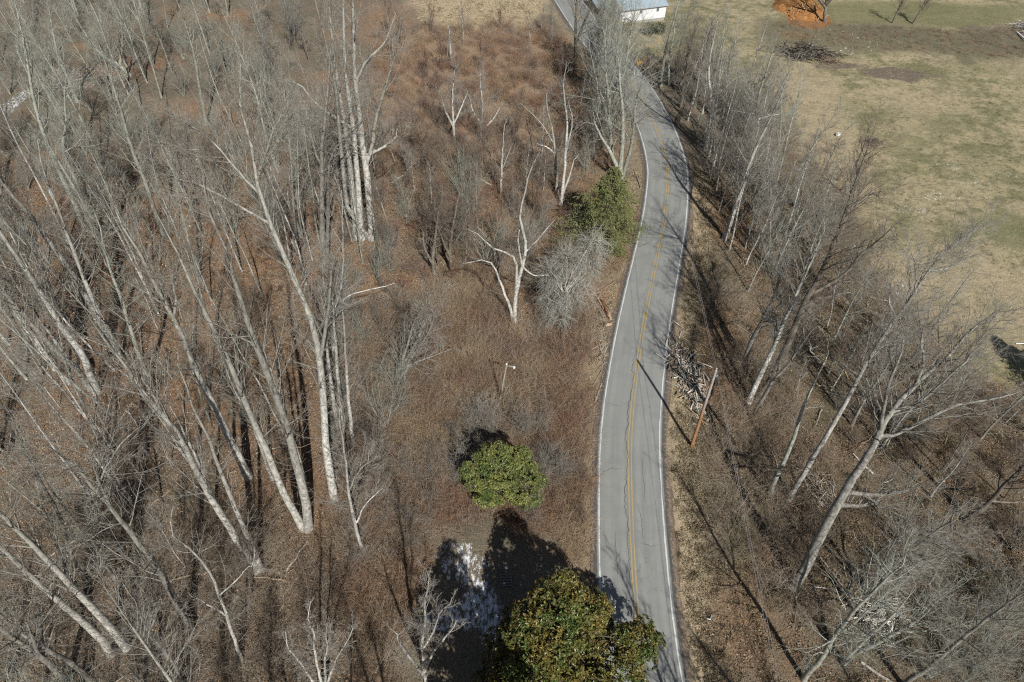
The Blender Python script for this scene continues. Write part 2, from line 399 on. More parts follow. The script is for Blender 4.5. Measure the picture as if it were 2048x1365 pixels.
def scatter_in(px, n, seed, mind=0, road=4.6):
    P = poly_world(px); rng = np.random.default_rng(seed); lo = P.min(0); hi = P.max(0); out = []
    for _ in range(80):
        q = rng.uniform(lo, hi, (n*2, 2)); q = q[inside(P, q[:, 0], q[:, 1])]
        q = q[np.abs(road_dist(q[:, 0], q[:, 1])) > road]
        for p in q:
            if len(out) >= n: break
            if mind and any((p[0]-o[0])**2+(p[1]-o[1])**2 < mind*mind for o in out): continue
            out.append(p)
        if len(out) >= n: break
    out = np.array(out).reshape(-1, 2); return np.column_stack([out, ground(out[:, 0], out[:, 1])])

# ------------------------------------------------------------------ ground
def axis(a, b, step, far, ratio=1.22):
    m = np.arange(a, b+step*.5, step); s = step; lo = [a]; hi = [b]
    while hi[-1] < far: s *= ratio; hi.append(hi[-1]+s); lo.append(lo[-1]-s)
    return np.concatenate([lo[:0:-1], m, hi[1:]])
gx = axis(-112, 118, .6, 2500); gy = axis(10, 172, .6, 2500)
GX, GY = np.meshgrid(gx, gy, indexing='ij'); fx, fy = GX.ravel(), GY.ravel()
gd = road_dist(fx, fy); gz = ground(fx, fy, gd)
nx, ny = GX.shape; ii = np.arange(nx*ny).reshape(nx, ny)
GF = np.stack([ii[:-1, :-1], ii[1:, :-1], ii[1:, 1:], ii[:-1, 1:]], -1).reshape(-1, 4)
warpx = fx+2.2*NB.fbm(fx*.18, fy*.18, 3); warpy = fy+2.2*NC.fbm(fx*.18+9, fy*.18, 3)
def pmask(px, soft=2.0):
    return sstep(-soft, soft, pdist(poly_world(px), warpx, warpy))
def blobs(lst):
    m = np.zeros(len(fx))
    for (px, py, rx, ry, s) in lst:
        c = np.array(flat(px, py)); ex = np.array(flat(px+rx, py)); ey = np.array(flat(px, py-ry))
        rX = abs(ex[0]-c[0]); rY = abs(ey[1]-c[1]); q = ((warpx-c[0])/rX)**2+((warpy-c[1])/rY)**2
        m = np.maximum(m, s*sstep(1.25, .45, q))
    return m
FIELD = [(1180,-60),(1200,40),(1250,110),(1345,120),(1440,150),(1545,205),(1610,300),(1690,380),(1740,470),(1770,560),(1850,610),(1900,690),(1980,760),(2300,820),(3200,700),(2700,-60)]
RUST = [(740,70),(850,50),(1080,60),(1150,130),(1230,215),(1250,300),(1200,340),(1040,320),(900,345),(760,260)]
RUST2 = [(840,620),(1010,600),(1180,640),(1205,800),(1190,1000),(1150,1090),(1060,960),(900,900),(820,760)]
STRAW = [(820,-20),(1085,-20),(1090,25),(1040,60),(900,55),(840,40)]
m_field = pmask(FIELD, 2.5)
m_rust = np.maximum(pmask(RUST, 3), .75*pmask(RUST2, 3))
TANZ = np.maximum.reduce([pmask([(1540,110),(1640,125),(1690,200),(1730,330),(1760,420),(1690,400),(1620,300),(1560,210)], 2.5), pmask([(1985,120),(2200,110),(2200,165),(2020,160)], 2), .8*pmask([(1720,500),(1830,470),(2000,520),(2150,600),(2100,720),(1950,690),(1800,600)], 3), .6*pmask([(1760,170),(1900,160),(1900,260),(1800,300)], 4)])
m_verge = np.clip(.62*TANZ+np.exp(-((gd-4.7)/1.25)**2)*(fy < 85)*1.25+pmask(STRAW, 2.5)+.45*np.exp(-((gd+4.3)/.8)**2), 0, 1)
m_green = blobs([(1830,12,260,26,1),(2030,445,60,40,.9),(1960,300,60,30,.35),(1700,195,70,16,.5),(1560,190,60,14,.4),(1400,70,60,40,.4),(1780,255,110,30,.3),(30,990,30,16,.7),(170,1215,25,10,.7),(20,1190,30,20,.8),(1960,120,80,20,.4),(1480,1080,40,60,.4),(1790,470,40,20,.35),(1860,225,120,24,.4)])
m_brown = np.maximum(blobs([(1785,132,66,14,1),(1850,135,60,10,.5),(1690,118,60,10,.75),(1760,50,90,14,.9),(1990,60,80,30,.9),(1740,270,30,10,.8),(1900,100,60,20,.4)]),
                     0*pmask([(1530,40),(1700,45),(1960,62),(2150,50),(2150,120),(1980,118),(1800,104),(1600,98),(1540,90)], 3))
m_snow = np.clip(blobs([(905,1125,42,36,.88),(955,1130,60,50,.84),(972,1215,52,60,1.0),(895,1222,58,28,.95),(985,1250,42,54,.95),(938,895,20,30,.55),(160,165,110,30,.75),(30,215,40,30,.9),(540,215,40,25,.55),(560,275,45,10,.7),(440,195,50,18,.4),
                  (1830,400,70,14,.72),(1900,380,50,14,.7),(1950,352,60,12,.74),(1990,330,70,8,.68),(1885,412,40,8,.62),(1800,300,30,6,.66),(1955,300,40,5,.62),(1890,310,20,6,.7),(1730,480,50,18,.68),(1800,560,60,26,.68),(1770,615,70,24,.7),(1840,640,50,16,.66),(1960,440,50,10,.6),(1900,310,40,8,.7),(1700,590,30,8,.5),(2020,590,30,8,.4),(1420,190,12,8,.2),(210,240,30,12,.6),(300,275,30,8,.5)]), 0, 1)
m_rough = pmask([(1500,30),(1700,45),(1960,62),(2300,50),(2300,122),(1980,118),(1800,106),(1600,100),(1510,90)], 3)
m_orange = blobs([(1620,25,52,22,1),(1600,60,50,14,.35)])
m_leaf = np.clip(-.22*sstep(88, 104, fy)+.28*pmask([(-100,300),(850,300),(850,700),(640,900),(300,760),(-100,560)], 6)-.25*pmask([(-300,900),(640,1080),(640,1500),(-300,1500)], 6)+.5+.9*NA.fbm(fx*.09+50, fy*.09, 4), 0, 1)
gm = mesh_np('ground', [(np.stack([fx, fy, gz], 1), GF)])
def vcol(me, name, r, g, b, a=None):
    at_ = me.attributes.new(name, 'FLOAT_COLOR', 'POINT'); c = np.stack([r, g, b, np.ones(len(r)) if a is None else a], 1)
    at_.data.foreach_set('color', c.astype(np.float32).ravel())
vcol(gm, 'zone_a', m_field, m_rust, m_verge); vcol(gm, 'zone_b', m_green, m_brown, m_snow); vcol(gm, 'zone_c', m_orange, m_leaf, sstep(4, 20, gd)*(1-m_field), m_rough)
def ground_mat():
    t = NT('ground_cover', .95, .1); co = t.world()
    sepn = lambda n: t.n('ShaderNodeSeparateColor')
    A = sepn(0); t.l(t.attr('zone_a').outputs['Color'], A.inputs[0]); B = sepn(0); t.l(t.attr('zone_b').outputs['Color'], B.inputs[0]); C = sepn(0); t.l(t.attr('zone_c').outputs['Color'], C.inputs[0])
    fine = t.noise(co, 9, 6, .75); med = t.noise(co, 1.6, 5, .65); big = t.noise(co, .22, 4, .6)
    litter = t.ramp(fine, [(.30, (.042, .034, .025)), (.46, (.145, .114, .082)), (.60, (.25, .20, .148)), (.74, (.43, .36, .28))])
    litter2 = t.ramp(fine, [(.30, (.046, .041, .029)), (.5, (.14, .122, .086)), (.72, (.31, .275, .205))])
    c = t.mix(t.fr(big, .40, .62), litter, litter2)
    orange = t.ramp(fine, [(.3, (.08, .05, .031)), (.5, (.26, .155, .09)), (.7, (.46, .30, .185))])
    c = t.mix(t.math('MULTIPLY', t.fr(C.outputs[1], .40, .75), .85), c, orange)
    c = t.mix(t.math('MULTIPLY', t.fr(med, .55, .72), .45), c, (.06, .045, .034))
    right = t.ramp(fine, [(.3, (.04, .033, .021)), (.5, (.12, .097, .062)), (.7, (.26, .21, .14))])
    c = t.mix(t.math('MULTIPLY', C.outputs[2], .8), c, right)
    rust = t.ramp(fine, [(.3, (.085, .055, .036)), (.48, (.28, .185, .118)), (.72, (.50, .38, .265))])
    strawn = t.noise(t.world((1, .45, 1)), .33, 5, .7); straw = t.ramp(fine, [(.3, (.12, .088, .055)), (.5, (.30, .225, .145)), (.72, (.50, .41, .29))])
    plum = t.ramp(fine, [(.3, (.055, .036, .032)), (.5, (.155, .105, .093)), (.72, (.30, .225, .20))])
    rust = t.mix(t.math('MULTIPLY', t.fr(strawn, .50, .66), .8), rust, straw); rust = t.mix(t.math('MULTIPLY', t.fr(t.noise(co, .5, 5, .7), .55, .70), .5), rust, plum)
    c = t.mix(t.math('MULTIPLY', A.outputs[1], .9), c, rust)
    fl = t.ramp(fine, [(.28, (.15, .126, .073)), (.48, (.335, .282, .172)), (.70, (.52, .448, .295))])
    fg = t.ramp(fine, [(.3, (.08, .084, .041)), (.5, (.165, .163, .083)), (.7, (.275, .26, .145))])
    mid = t.noise(co, .35, 6, .72)
    bumpy = t.noise(co, 2.4, 6, .78); f2 = None
    bigf = t.noise(t.world((.8, 1.2, 1)), .085, 5, .7); f = t.mix(t.math('MULTIPLY', t.fr(t.math('ADD', t.math('MULTIPLY', mid, .55), t.math('MULTIPLY', bigf, .5)), .49, .58), .9), fl, fg)
    dk = t.noise(co, .8, 5, .75); f = t.mix(t.math('MULTIPLY', t.fr(dk, .50, .66), .72), f, (.115, .104, .062))
    f = t.mix(t.math('MULTIPLY', t.fr(bumpy, .54, .66), .55), f, (.15, .128, .078))
    pale = t.noise(t.world((.8, 1.3, 1)), .55, 6, .75); f = t.mix(t.math('MULTIPLY', t.fr(pale, .56, .70), .6), f, t.ramp(fine, [(.3, (.30, .25, .17)), (.7, (.60, .53, .40))]))
    c = t.mix(A.outputs[0], c, f)
    c = t.mix(t.math('MULTIPLY', B.outputs[0], .8), c, fg)
    vg = t.ramp(fine, [(.28, (.15, .118, .076)), (.48, (.38, .305, .20)), (.7, (.57, .485, .345))])
    vm = t.math('MULTIPLY', A.outputs[2], t.fr(t.noise(co, .9, 5, .7),   .32, .48)); c = t.mix(vm, c, vg)
    bw = t.ramp(t.noise(co, 5, 6, .75), [(.3, (.075, .06, .046)), (.5, (.15, .122, .094)), (.72, (.30, .26, .20))])
    c = t.mix(t.fr(t.math('ADD', B.outputs[1], t.math('ADD', t.math('MULTIPLY', t.math('SUBTRACT', med, .5), 1.5), t.math('MULTIPLY', t.math('SUBTRACT', mid, .5), 1.6))), .25, .85), c, bw)
    sn_n = t.noise(t.world((1.25, .6, 1)), 2.6, 6, .78)
    sn = t.fr(t.math('ADD', sn_n, t.math('MULTIPLY', t.math('SUBTRACT', B.outputs[2], 1.0), .38)), .45, .53)
    c = t.mix(t.math('MULTIPLY', sn, t.fr(B.outputs[2], .02, .2)), c, (.70, .72, .75))
    ro = t.ramp(t.noise(co, 4.5, 6, .8), [(.3, (.05, .047, .03)), (.5, (.135, .125, .082)), (.66, (.24, .215, .15)), (.78, (.5, .43, .33))]); c = t.mix(t.math('MULTIPLY', t.attr('zone_c').outputs['Alpha'], .85), c, ro)
    oc = t.ramp(fine, [(.3, (.15, .07, .028)), (.7, (.38, .20, .085))])
    c = t.mix(t.fr(t.math('ADD', C.outputs[0], t.math('MULTIPLY', t.math('SUBTRACT', med, .5), .7)), .3, .6), c, oc)
    sp = t.noise(co, 1.9, 2, .9); c = t.mix(t.math('MULTIPLY', t.fr(sp, .77, .80), t.math('MULTIPLY', A.outputs[0], .8)), c, (.5, .47, .42))
    h = t.math('ADD', t.math('MULTIPLY', fine, .5), med); t.bump(h, .9, .22); return t.col(c)
gm.materials.append(ground_mat())
tag(obj('ground', gm), kind='structure')

# ------------------------------------------------------------------ road
offs = np.array([-3.5, -3.2, -2.84, -1.4, -.5, 0, .5, 1.4, 2.84, 3.25, 3.75]); 
def crown_z(o): return .10-.016*np.abs(o)-.06*np.clip(np.abs(o)-3.0, 0, 1)**1.5*3
def strip(o0, o1, i0, i1, z, wob=0, seed=0, cols=2):
    rng = np.random.default_rng(seed); P = RC[i0:i1]; Nn = RN[i0:i1]; vs_ = []
    oo = np.linspace(o0, o1, cols)
    for k, o in enumerate(oo):
        ow = o+(rng.normal(0, wob, len(P)) if wob else 0)
        vs_.append(np.column_stack([P+Nn*np.reshape(ow, (-1, 1)), crown_z(np.full(len(P), o)+0)+z]))
    V = np.stack(vs_, 1).reshape(-1, 3); n = len(P); i = np.arange(n-1)[:, None]*cols+np.arange(cols-1)[None]
    F = np.stack([i, i+1, i+cols+1, i+cols], -1).reshape(-1, 4); return V, F
rng = np.random.default_rng(5)
rows = []
for o in offs:
    ow = np.full(len(RC), o)
    if o == offs[0]: ow = ow-.28*np.abs(NA.at(RL*.3, RL*0))+.1*NB.at(RL*1.1, RL*0)
    if o == offs[-1]: ow = ow+.3*NA.at(RL*.25+9, RL*0)+.12*NB.at(RL*1.3, RL*0)
    rows.append((np.column_stack([RC+RN*ow[:, None], crown_z(ow)]), ow))
RV = np.stack([r[0] for r in rows], 1); nO = len(offs); nR = len(RC)
iR = np.arange(nR-1)[:, None]*nO+np.arange(nO-1)[None]
RF = np.stack([iR, iR+1, iR+nO+1, iR+nO], -1).reshape(-1, 4)
rm = mesh_np('road', [(RV.reshape(-1, 3), RF)])
a_ = rm.attributes.new('across', 'FLOAT', 'POINT'); a_.data.foreach_set('value', np.stack([r[1] for r in rows], 1).astype(np.float32).ravel())
a_ = rm.attributes.new('along', 'FLOAT', 'POINT'); a_.data.foreach_set('value', np.repeat(RL, nO).astype(np.float32))
def road_mat():
    t = NT('old_asphalt', .85, .3); ac = t.attr('across').outputs['Fac']; al = t.attr('along').outputs['Fac']
    cb = t.n('ShaderNodeCombineXYZ'); t.l(ac, cb.inputs[0]); t.l(t.math('MULTIPLY', al, .045), cb.inputs[1])
    streak = t.noise(cb.outputs[0], 2.2, 5, .65); co = t.world(); fine = t.noise(co, 26, 4, .8); blotch = t.noise(co, .5, 4, .6)
    c = t.ramp(streak, [(.3, (.19, .195, .185)), (.5, (.24, .246, .232)), (.7, (.285, .29, .272))])
    ab = t.math('ABSOLUTE', ac); wt = t.math('ABSOLUTE', t.math('SUBTRACT', ab, 1.42)); wp = t.math('ABSOLUTE', t.math('SUBTRACT', wt, .72))
    c = t.mix(t.math('MULTIPLY', t.fr(wp, .36, .04), .42), c, (.30, .305, .288))
    c = t.mix(t.math('MULTIPLY', t.fr(ab, .6, .1), .42), c, (.155, .157, .147))
    c = t.mix(t.math('MULTIPLY', t.fr(blotch, .45, .68), .5), c, (.165, .17, .162))
    c = t.mix(.35, c, t.ramp(fine, [(.3, (.10, .105, .10)), (.7, (.32, .325, .31))]))
    vo = t.n('ShaderNodeTexVoronoi', feature='DISTANCE_TO_EDGE'); vo.inputs['Scale'].default_value = .42
    wv = t.n('ShaderNodeVectorMath', operation='ADD'); t.l(co, wv.inputs[0]); nz = t.n('ShaderNodeTexNoise'); nz.inputs['Scale'].default_value = 1.1; t.l(co, nz.inputs['Vector']); t.l(nz.outputs['Color'], wv.inputs[1]); t.l(wv.outputs[0], vo.inputs['Vector'])
    crk = t.math('MULTIPLY', t.fr(vo.outputs['Distance'], .016, .004), t.fr(t.noise(co, .12, 3), .5, .6)); c = t.mix(t.math('MULTIPLY', crk, .22), c, (.06, .06, .057))
    edge = t.fr(t.math('ADD', ab, t.math('MULTIPLY', t.math('SUBTRACT', t.noise(co, 1.5, 4, .7), .5), .25)), 2.98, 3.08)
    c = t.mix(edge, c, t.ramp(fine, [(.3, (.05, .048, .045)), (.7, (.125, .118, .108))]))
    lit = t.noise(co, 3.4, 5, .8); c = t.mix(t.math('MULTIPLY', t.fr(t.math('ADD', lit, t.math('MULTIPLY', t.math('SUBTRACT', ab, 3.2), .35)), .56, .64), .9), c, (.30, .22, .15))
    dirt = t.fr(t.math('ADD', ab, t.math('MULTIPLY', t.math('SUBTRACT', t.noise(co, 1.1, 5, .7), .5), .9)), 3.35, 3.75); c = t.mix(dirt, c, (.13, .095, .07))
    t.bump(fine, .25, .01); return t.col(c)
rm.materials.append(road_mat()); road = tag(obj('road', rm), kind='structure')
def paint(name, col, wear, thr, soil):
    t = NT(name, .8, .2); co = t.world(); n = t.noise(co, 7, 6, .75); b = t.noise(co, .35, 4, .6)
    c = t.mix(t.fr(n, .35, .7), col, tuple(x*.78 for x in col))
    f = t.fr(t.math('ADD', t.math('MULTIPLY', n, .55), t.math('MULTIPLY', b, .6)), thr, thr+wear); return t.col(t.mix(f, c, soil))
WHT = paint('white_line_paint', (.60, .61, .60), .18, .58, (.25, .255, .245)); YEL = paint('yellow_line_paint', (.43, .31, .125), .20, .52, (.27, .255, .20))
def line(name, o0, o1, m, i0=0, i1=None, wob=.012, seed=1):
    return obj(name, mesh_np(name, [strip(o0, o1, i0, i1 or nR, .006, wob, seed)], m), road)
line('edge_line', -2.90, -2.78, WHT, seed=1, wob=.015); line('edge_line', 2.77, 2.89, WHT, seed=2)
line('centre_line', -.20, -.09, YEL, seed=3); line('centre_line', .08, .19, YEL, seed=4)
# the jagged open crack that runs beside the yellow lines, and a few cross cracks
CRK = NT('crack_fill', .9).col((.045, .044, .042))
def ribbon(P, wd, z=.009):
    P = np.asarray(P, float); T = nrm(np.gradient(P, axis=0)); Nn = np.stack([T[:, 1], -T[:, 0]], 1); wd = np.reshape(wd, (-1, 1))
    a = P+Nn*wd/2; b = P-Nn*wd/2; d = road_dist(P[:, 0], P[:, 1]); zz = crown_z(d)+z
    V = np.stack([np.column_stack([a, zz]), np.column_stack([b, zz])], 1).reshape(-1, 3); i = np.arange(len(P)-1)[:, None]*2
    return V, np.hstack([i, i+1, i+3, i+2])
ck = []
rng = np.random.default_rng(9)
def road_pt(s, o): 
    k = np.clip(np.searchsorted(RL, s), 1, nR-1); return RC[k]+RN[k]*o
s_near = RL[np.argmin(np.abs(RC[:, 1]-19))]; s_far = RL[np.argmin(np.hypot(RC[:, 0]-13.5, RC[:, 1]-62))]
ss = np.arange(s_near, s_far, .16); oo = -.33+np.cumsum(rng.normal(0, .05, len(ss))); oo = -.36+(oo-np.convolve(np.pad(oo, 20, 'edge'), np.ones(41)/41, 'valid'))*1.3
RCi = lambda s: np.stack([np.interp(s, RL, RC[:, 0]), np.interp(s, RL, RC[:, 1])], 1); RNi = lambda s: np.stack([np.interp(s, RL, RN[:, 0]), np.interp(s, RL, RN[:, 1])], 1)
wd = np.clip(.035+.03*NA.fbm(ss*.35, ss*0, 3)-.03*sstep(s_near+22, s_far, ss), .004, .08)
ck.append(ribbon(RCi(ss)+RNi(ss)*oo[:, None], wd))
for s0, o0, L, kind in [(s_near+2, -2.3, 1.9, 0), (s_near+9, .6, 1.6, 0), (s_near+9.5, .9, 3.5, 1), (s_near+16, -2.6, 2.0, 0), (s_near+24, -2.4, 1.2, 0), (s_near+13, 1.3, 5, 1), (s_near+6, -1.4, 4, 1), (s_near+31, .8, 1.3, 0)]:
    n = 16; t = np.linspace(0, 1, n)
    if kind == 0: s_ = s0+np.cumsum(rng.normal(0, .05, n)); o_ = o0+t*L
    else: s_ = s0+t*L; o_ = o0+np.cumsum(rng.normal(0, .05, n))
    ck.append(ribbon(RCi(s_)+RNi(s_)*o_[:, None], np.full(n, .022)*(1-abs(2*t-1)**4)+.003))
obj('crack', mesh_np('crack', ck, CRK), road)
# ------------------------------------------------------------------ house beyond the trees
def mat_simple(name, c, rough=.8, spec=.3, var=.12, sc=4):
    t = NT(name, rough, spec); n = t.noise(t.coord(), sc, 5, .7)
    return t.col(t.ramp(n, [(.3, tuple(x*(1-var*1.5) for x in c)), (.7, tuple(x*(1+var) for x in c))]))
M_SID = mat_simple('white_siding', (.74, .75, .76), .6, .3, .04); M_ROOF = mat_simple('metal_roof', (.30, .37, .41), .42, .5, .10, 1.2)
M_FND = mat_simple('block_foundation', (.33, .31, .29)); M_TRIM = mat_simple('grey_trim', (.30, .31, .32), .6)
M_GLS = NT('window_glass', .08, .6).col((.10, .13, .15)); M_FRM = mat_simple('window_frame', (.52, .54, .55), .5)
fl_ = G(1240, 43); frt = G(1328, 41); hz = min(fl_.z, frt.z)
Wd = (frt-fl_).length; rz = math.atan2(frt.y-fl_.y, frt.x-fl_.x)
house = empty('house', (fl_.x, fl_.y, hz)); house.rotation_euler = (0, 0, rz)
tag(house, 'white clapboard house with a pale blue grey metal roof beyond the road bend', 'house')
EH, RH, DP, FH = 3.15, 5.1, 8.2, .62
walls = [box((Wd/2, DP/2, FH/2-.3), (Wd-.06, DP-.06, FH+.6))]
obj('foundation', mesh_np('foundation', walls, M_FND, False), house)
prof = [(0, FH), (0, EH), (DP/2, RH-.12), (DP, EH), (DP, FH)]
V = np.array([[x, y, z] for x in (0, Wd) for y, z in prof]); 
obj('wall', mesh_np('wall', [(V, np.array([[0,1,2,3,4], [9,8,7,6,5]])), (V, np.array([[0,5,6,1], [3,8,9,4], [0,4,9,5]]))], M_SID, False), house)
bsh = mesh_np('siding_board', [box((Wd/2, -.011, 0), (Wd+.02, .022, .185), 0, .05)], M_SID, False)
nb = int((EH-FH-.05)/.2)
for k in range(nb): obj('siding_board', bsh, house, (0, 0, FH+.11+k*.2))
ov = .32; sl = math.atan2(RH-EH, DP/2); slen = math.hypot(RH-EH, DP/2)
def slab(name, x0, x1, y0, z0, y1, z1, th, m, par, ribs=0):
    n = np.array([0, -(z1-z0), (y1-y0)]); n = n/np.linalg.norm(n)*th
    P = [np.array([x, y, z]) for x, y, z in ((x0, y0, z0), (x1, y0, z0), (x1, y1, z1), (x0, y1, z1))]
    V = np.array(P+[p+n*(1 if n[2] > 0 else -1) for p in P]); F = np.array([[3,2,1,0], [4,5,6,7], [0,1,5,4], [1,2,6,5], [2,3,7,6], [3,0,4,7]])
    o = obj(name, mesh_np(name, [(V, F)], m, False), par)
    if ribs:
        nn = n/np.linalg.norm(n)*(1 if n[2] > 0 else -1); rb = []
        for x in np.linspace(x0+.05, x1-.05, ribs):
            a = np.array([x, y0, z0])+nn*(th+.012); b = np.array([x, y1, z1])+nn*(th+.012); rb.append(tubes(np.array([a, b]), np.array([.022, .022]), 4))
        obj('roof_seam', mesh_np('roof_seam', rb, M_ROOF, False), o)
    return o
oz = ov*math.tan(sl)
slab('roof', -.35, Wd+.35, -ov, EH-oz+.02, DP/2, RH, .07, M_ROOF, house, 22)
slab('roof', -.35, Wd+.35, DP+ov, EH-oz+.02, DP/2, RH, .07, M_ROOF, house, 22)
obj('gutter', mesh_np('gutter', [tubes(np.array([[-.35, -ov-.06, EH-oz+.02], [Wd+.35, -ov-.06, EH-oz+.02]]), np.array([.07, .07]), 6)], M_TRIM, False), house)
for wx in (Wd*.44, Wd*.815):
    wf = obj('window', mesh_np('window', [box((wx, -.035, EH-.50), (.62, .05, .09)), box((wx, -.035, EH-1.16), (.62, .07, .08)), box((wx-.28, -.035, EH-.83), (.07, .05, .58)), box((wx+.28, -.035, EH-.83), (.07, .05, .58))], M_FRM, False), house)
    obj('pane', mesh_np('pane', [box((wx, -.028, EH-.83), (.49, .012, .57))], M_GLS, False), wf)
# lower wing seen past the left gable
wing = [box((-1.6, 6.6, 1.15), (3.0, 5.2, 2.5))]
obj('wing_wall', mesh_np('wing_wall', wing, mat_simple('wing_siding', (.25, .22, .2)), False), house)
slab('roof', -3.4, -.12, 3.7, 2.3, 9.4, 3.3, .06, M_ROOF, house, 9)
obj('chimney', mesh_np('chimney', [box((Wd*.7, DP*.56, RH+.1), (.7, .7, 1.5))], mat_simple('brick_chimney', (.27, .14, .10)), False), house)

# ------------------------------------------------------------------ evergreen foliage
LEAFM = {}
def leaf_mat(name, top, under, rough=.38, spec=.45, alt=None):
    t = NT(name, rough, spec); g = t.n('ShaderNodeNewGeometry')
    gr = t.mix(t.fr(t.noise(t.coord(), .55, 3, .6), .42, .60), top, alt or top); a = t.mix(1.0, gr, t.ramp(t.island(), [(0, (.5, .55, .5)), (.5, (1, 1, 1)), (1, (1.6, 1.5, 1.5))]), 'MULTIPLY')
    b = t.ramp(t.island(), [(0, tuple(x*.6 for x in under)), (1, tuple(min(1, x*1.35) for x in under))])
    t.l(t.mix(g.outputs['Backfacing'], a, b), t.b.inputs['Base Color'])
    t.b.inputs['Subsurface Weight'].default_value = 0
    return t.m
MAGN = leaf_mat('magnolia_leaf', (.15, .125, .032), (.155, .115, .042), alt=(.07, .105, .026)); RHOD = leaf_mat('laurel_leaf', (.17, .185, .05), (.18, .17, .075), alt=(.075, .112, .03))
HEML = leaf_mat('hemlock_needles', (.15, .165, .062), (.17, .18, .085), .6, .25); BOXW = leaf_mat('clipped_shrub_leaf', (.022, .042, .018), (.035, .05, .025), .55, .3)
def leaves(C, Nrm, rng, ln, wd, per, spread, fold=.25, cup=.6):
    """rosettes of folded leaves (6 vertices, 4 triangles) around tips C with outward direction Nrm"""
    n = len(C); c = np.repeat(C, per, 0); d0 = np.repeat(Nrm, per, 0); m = n*per
    rv = rng.normal(size=(m, 3)); perp = nrm(rv-(rv*d0).sum(1, keepdims=True)*d0)
    d = nrm(d0*cup+perp*rng.uniform(.5, 1.15, (m, 1))+np.array([0, 0, .05])); L = ln*rng.uniform(.65, 1.2, (m, 1)); W = wd*rng.uniform(.75, 1.15, (m, 1))
    up = nrm(d0*.8+rng.normal(0, spread, (m, 3))); s = nrm(np.cross(d, up)); nn = np.cross(s, d); base = c+d*L*.08
    p0 = base; p1 = base+d*L*.45+s*W*.5+nn*W*fold; p2 = base+d*L+nn*(-.10*L); p3 = base+d*L*.45-s*W*.5+nn*W*fold; pm = base+d*L*.5
    V = np.stack([p0, p1, p2, p3, pm], 1).reshape(-1, 3); b = np.arange(m)[:, None, None]*5
    F = (b+np.array([[0, 1, 4], [1, 2, 4], [2, 3, 4], [3, 0, 4]])[None]).reshape(-1, 3); return V, F
def lobe_points(lobes, n, rng, inner=.72, bottom=-.5, gaps=False):
    """points near the surface of a union of ellipsoids; returns points and outward directions"""
    C = []; D = []; vol = np.array([l[3]*l[4]+l[4]*l[5]+l[3]*l[5] for l in lobes]); cnt = (n*vol/vol.sum()).astype(int)
    for k, (x, y, z, a, b, c) in enumerate(lobes):
        d = nrm(rng.normal(size=(cnt[k]*2, 3))); d = d[d[:, 2] > bottom][:cnt[k]]
        bump_ = 1+.10*rng.normal(size=len(d))*(.5+0*d[:, 0])+.18*np.sin(d[:, 0]*7+k)*np.sin(d[:, 1]*6+2*k)+.12*np.sin(d[:, 2]*11+d[:, 0]*9+k)
        r = rng.uniform(inner, 1.0, (len(d), 1))**.6*bump_[:, None]
        p = np.array([x, y, z])+d*r*np.array([a, b, c])
        keep = np.ones(len(p), bool)
        for j, (x2, y2, z2, a2, b2, c2) in enumerate(lobes):
            if j != k: keep &= (((p-np.array([x2, y2, z2]))/np.array([a2, b2, c2]))**2).sum(1) > .5
        C.append(p[keep]); D.append(nrm(d/np.array([a, b, c]))[keep])
    C = np.vstack(C); D = np.vstack(D)
    g = np.sin(C[:, 0]*3.1+1.3*np.sin(C[:, 1]*2.3))+np.sin(C[:, 1]*3.4+1.1*np.sin(C[:, 2]*2.6))+np.sin(C[:, 2]*3.0+1.2*np.sin(C[:, 0]*2.7)) if gaps is not False else np.full(len(C), 9.)
    k = g+rng.normal(0, .25, len(C)) > (gaps if gaps is not False else -9); return C[k], D[k]
def bumpy(lobes, rng, per=7, f=.5):
    out = []
    for (x, y, z, a, b, c) in lobes:
        out.append((x, y, z, a*.84, b*.84, c*.84)); d = nrm(rng.normal(size=(per, 3))+np.array([0, 0, .35]))
        for v in d: k = f*rng.uniform(.65, 1.15); out.append((x+v[0]*a*.72, y+v[1]*b*.72, z+v[2]*c*.72, a*k, b*k, c*k))
    return out
def limbs_to(lobes, rng, foot, r0, n=5):
    P = []; R = []
    for (x, y, z, a, b, c) in lobes:
        for k in range(n):
            e = np.array([x, y, z])+rng.normal(0, .33, 3)*np.array([a, b, c]); s = np.array([0, 0, max(.3, min(z*.5, e[2]*.45))])+rng.normal(0, .06, 3)
            t = np.linspace(0, 1, 6)[:, None]; p = s*(1-t)+e*t+np.array([0, 0, 1])*np.sin(t*3.14)*.12*np.linalg.norm(e-s)*rng.uniform(-1, 1)
            P.append(p+rng.normal(0, .07, p.shape)); R.append(np.linspace(r0*.45, .02, 6))
    return np.array(P), np.array(R)
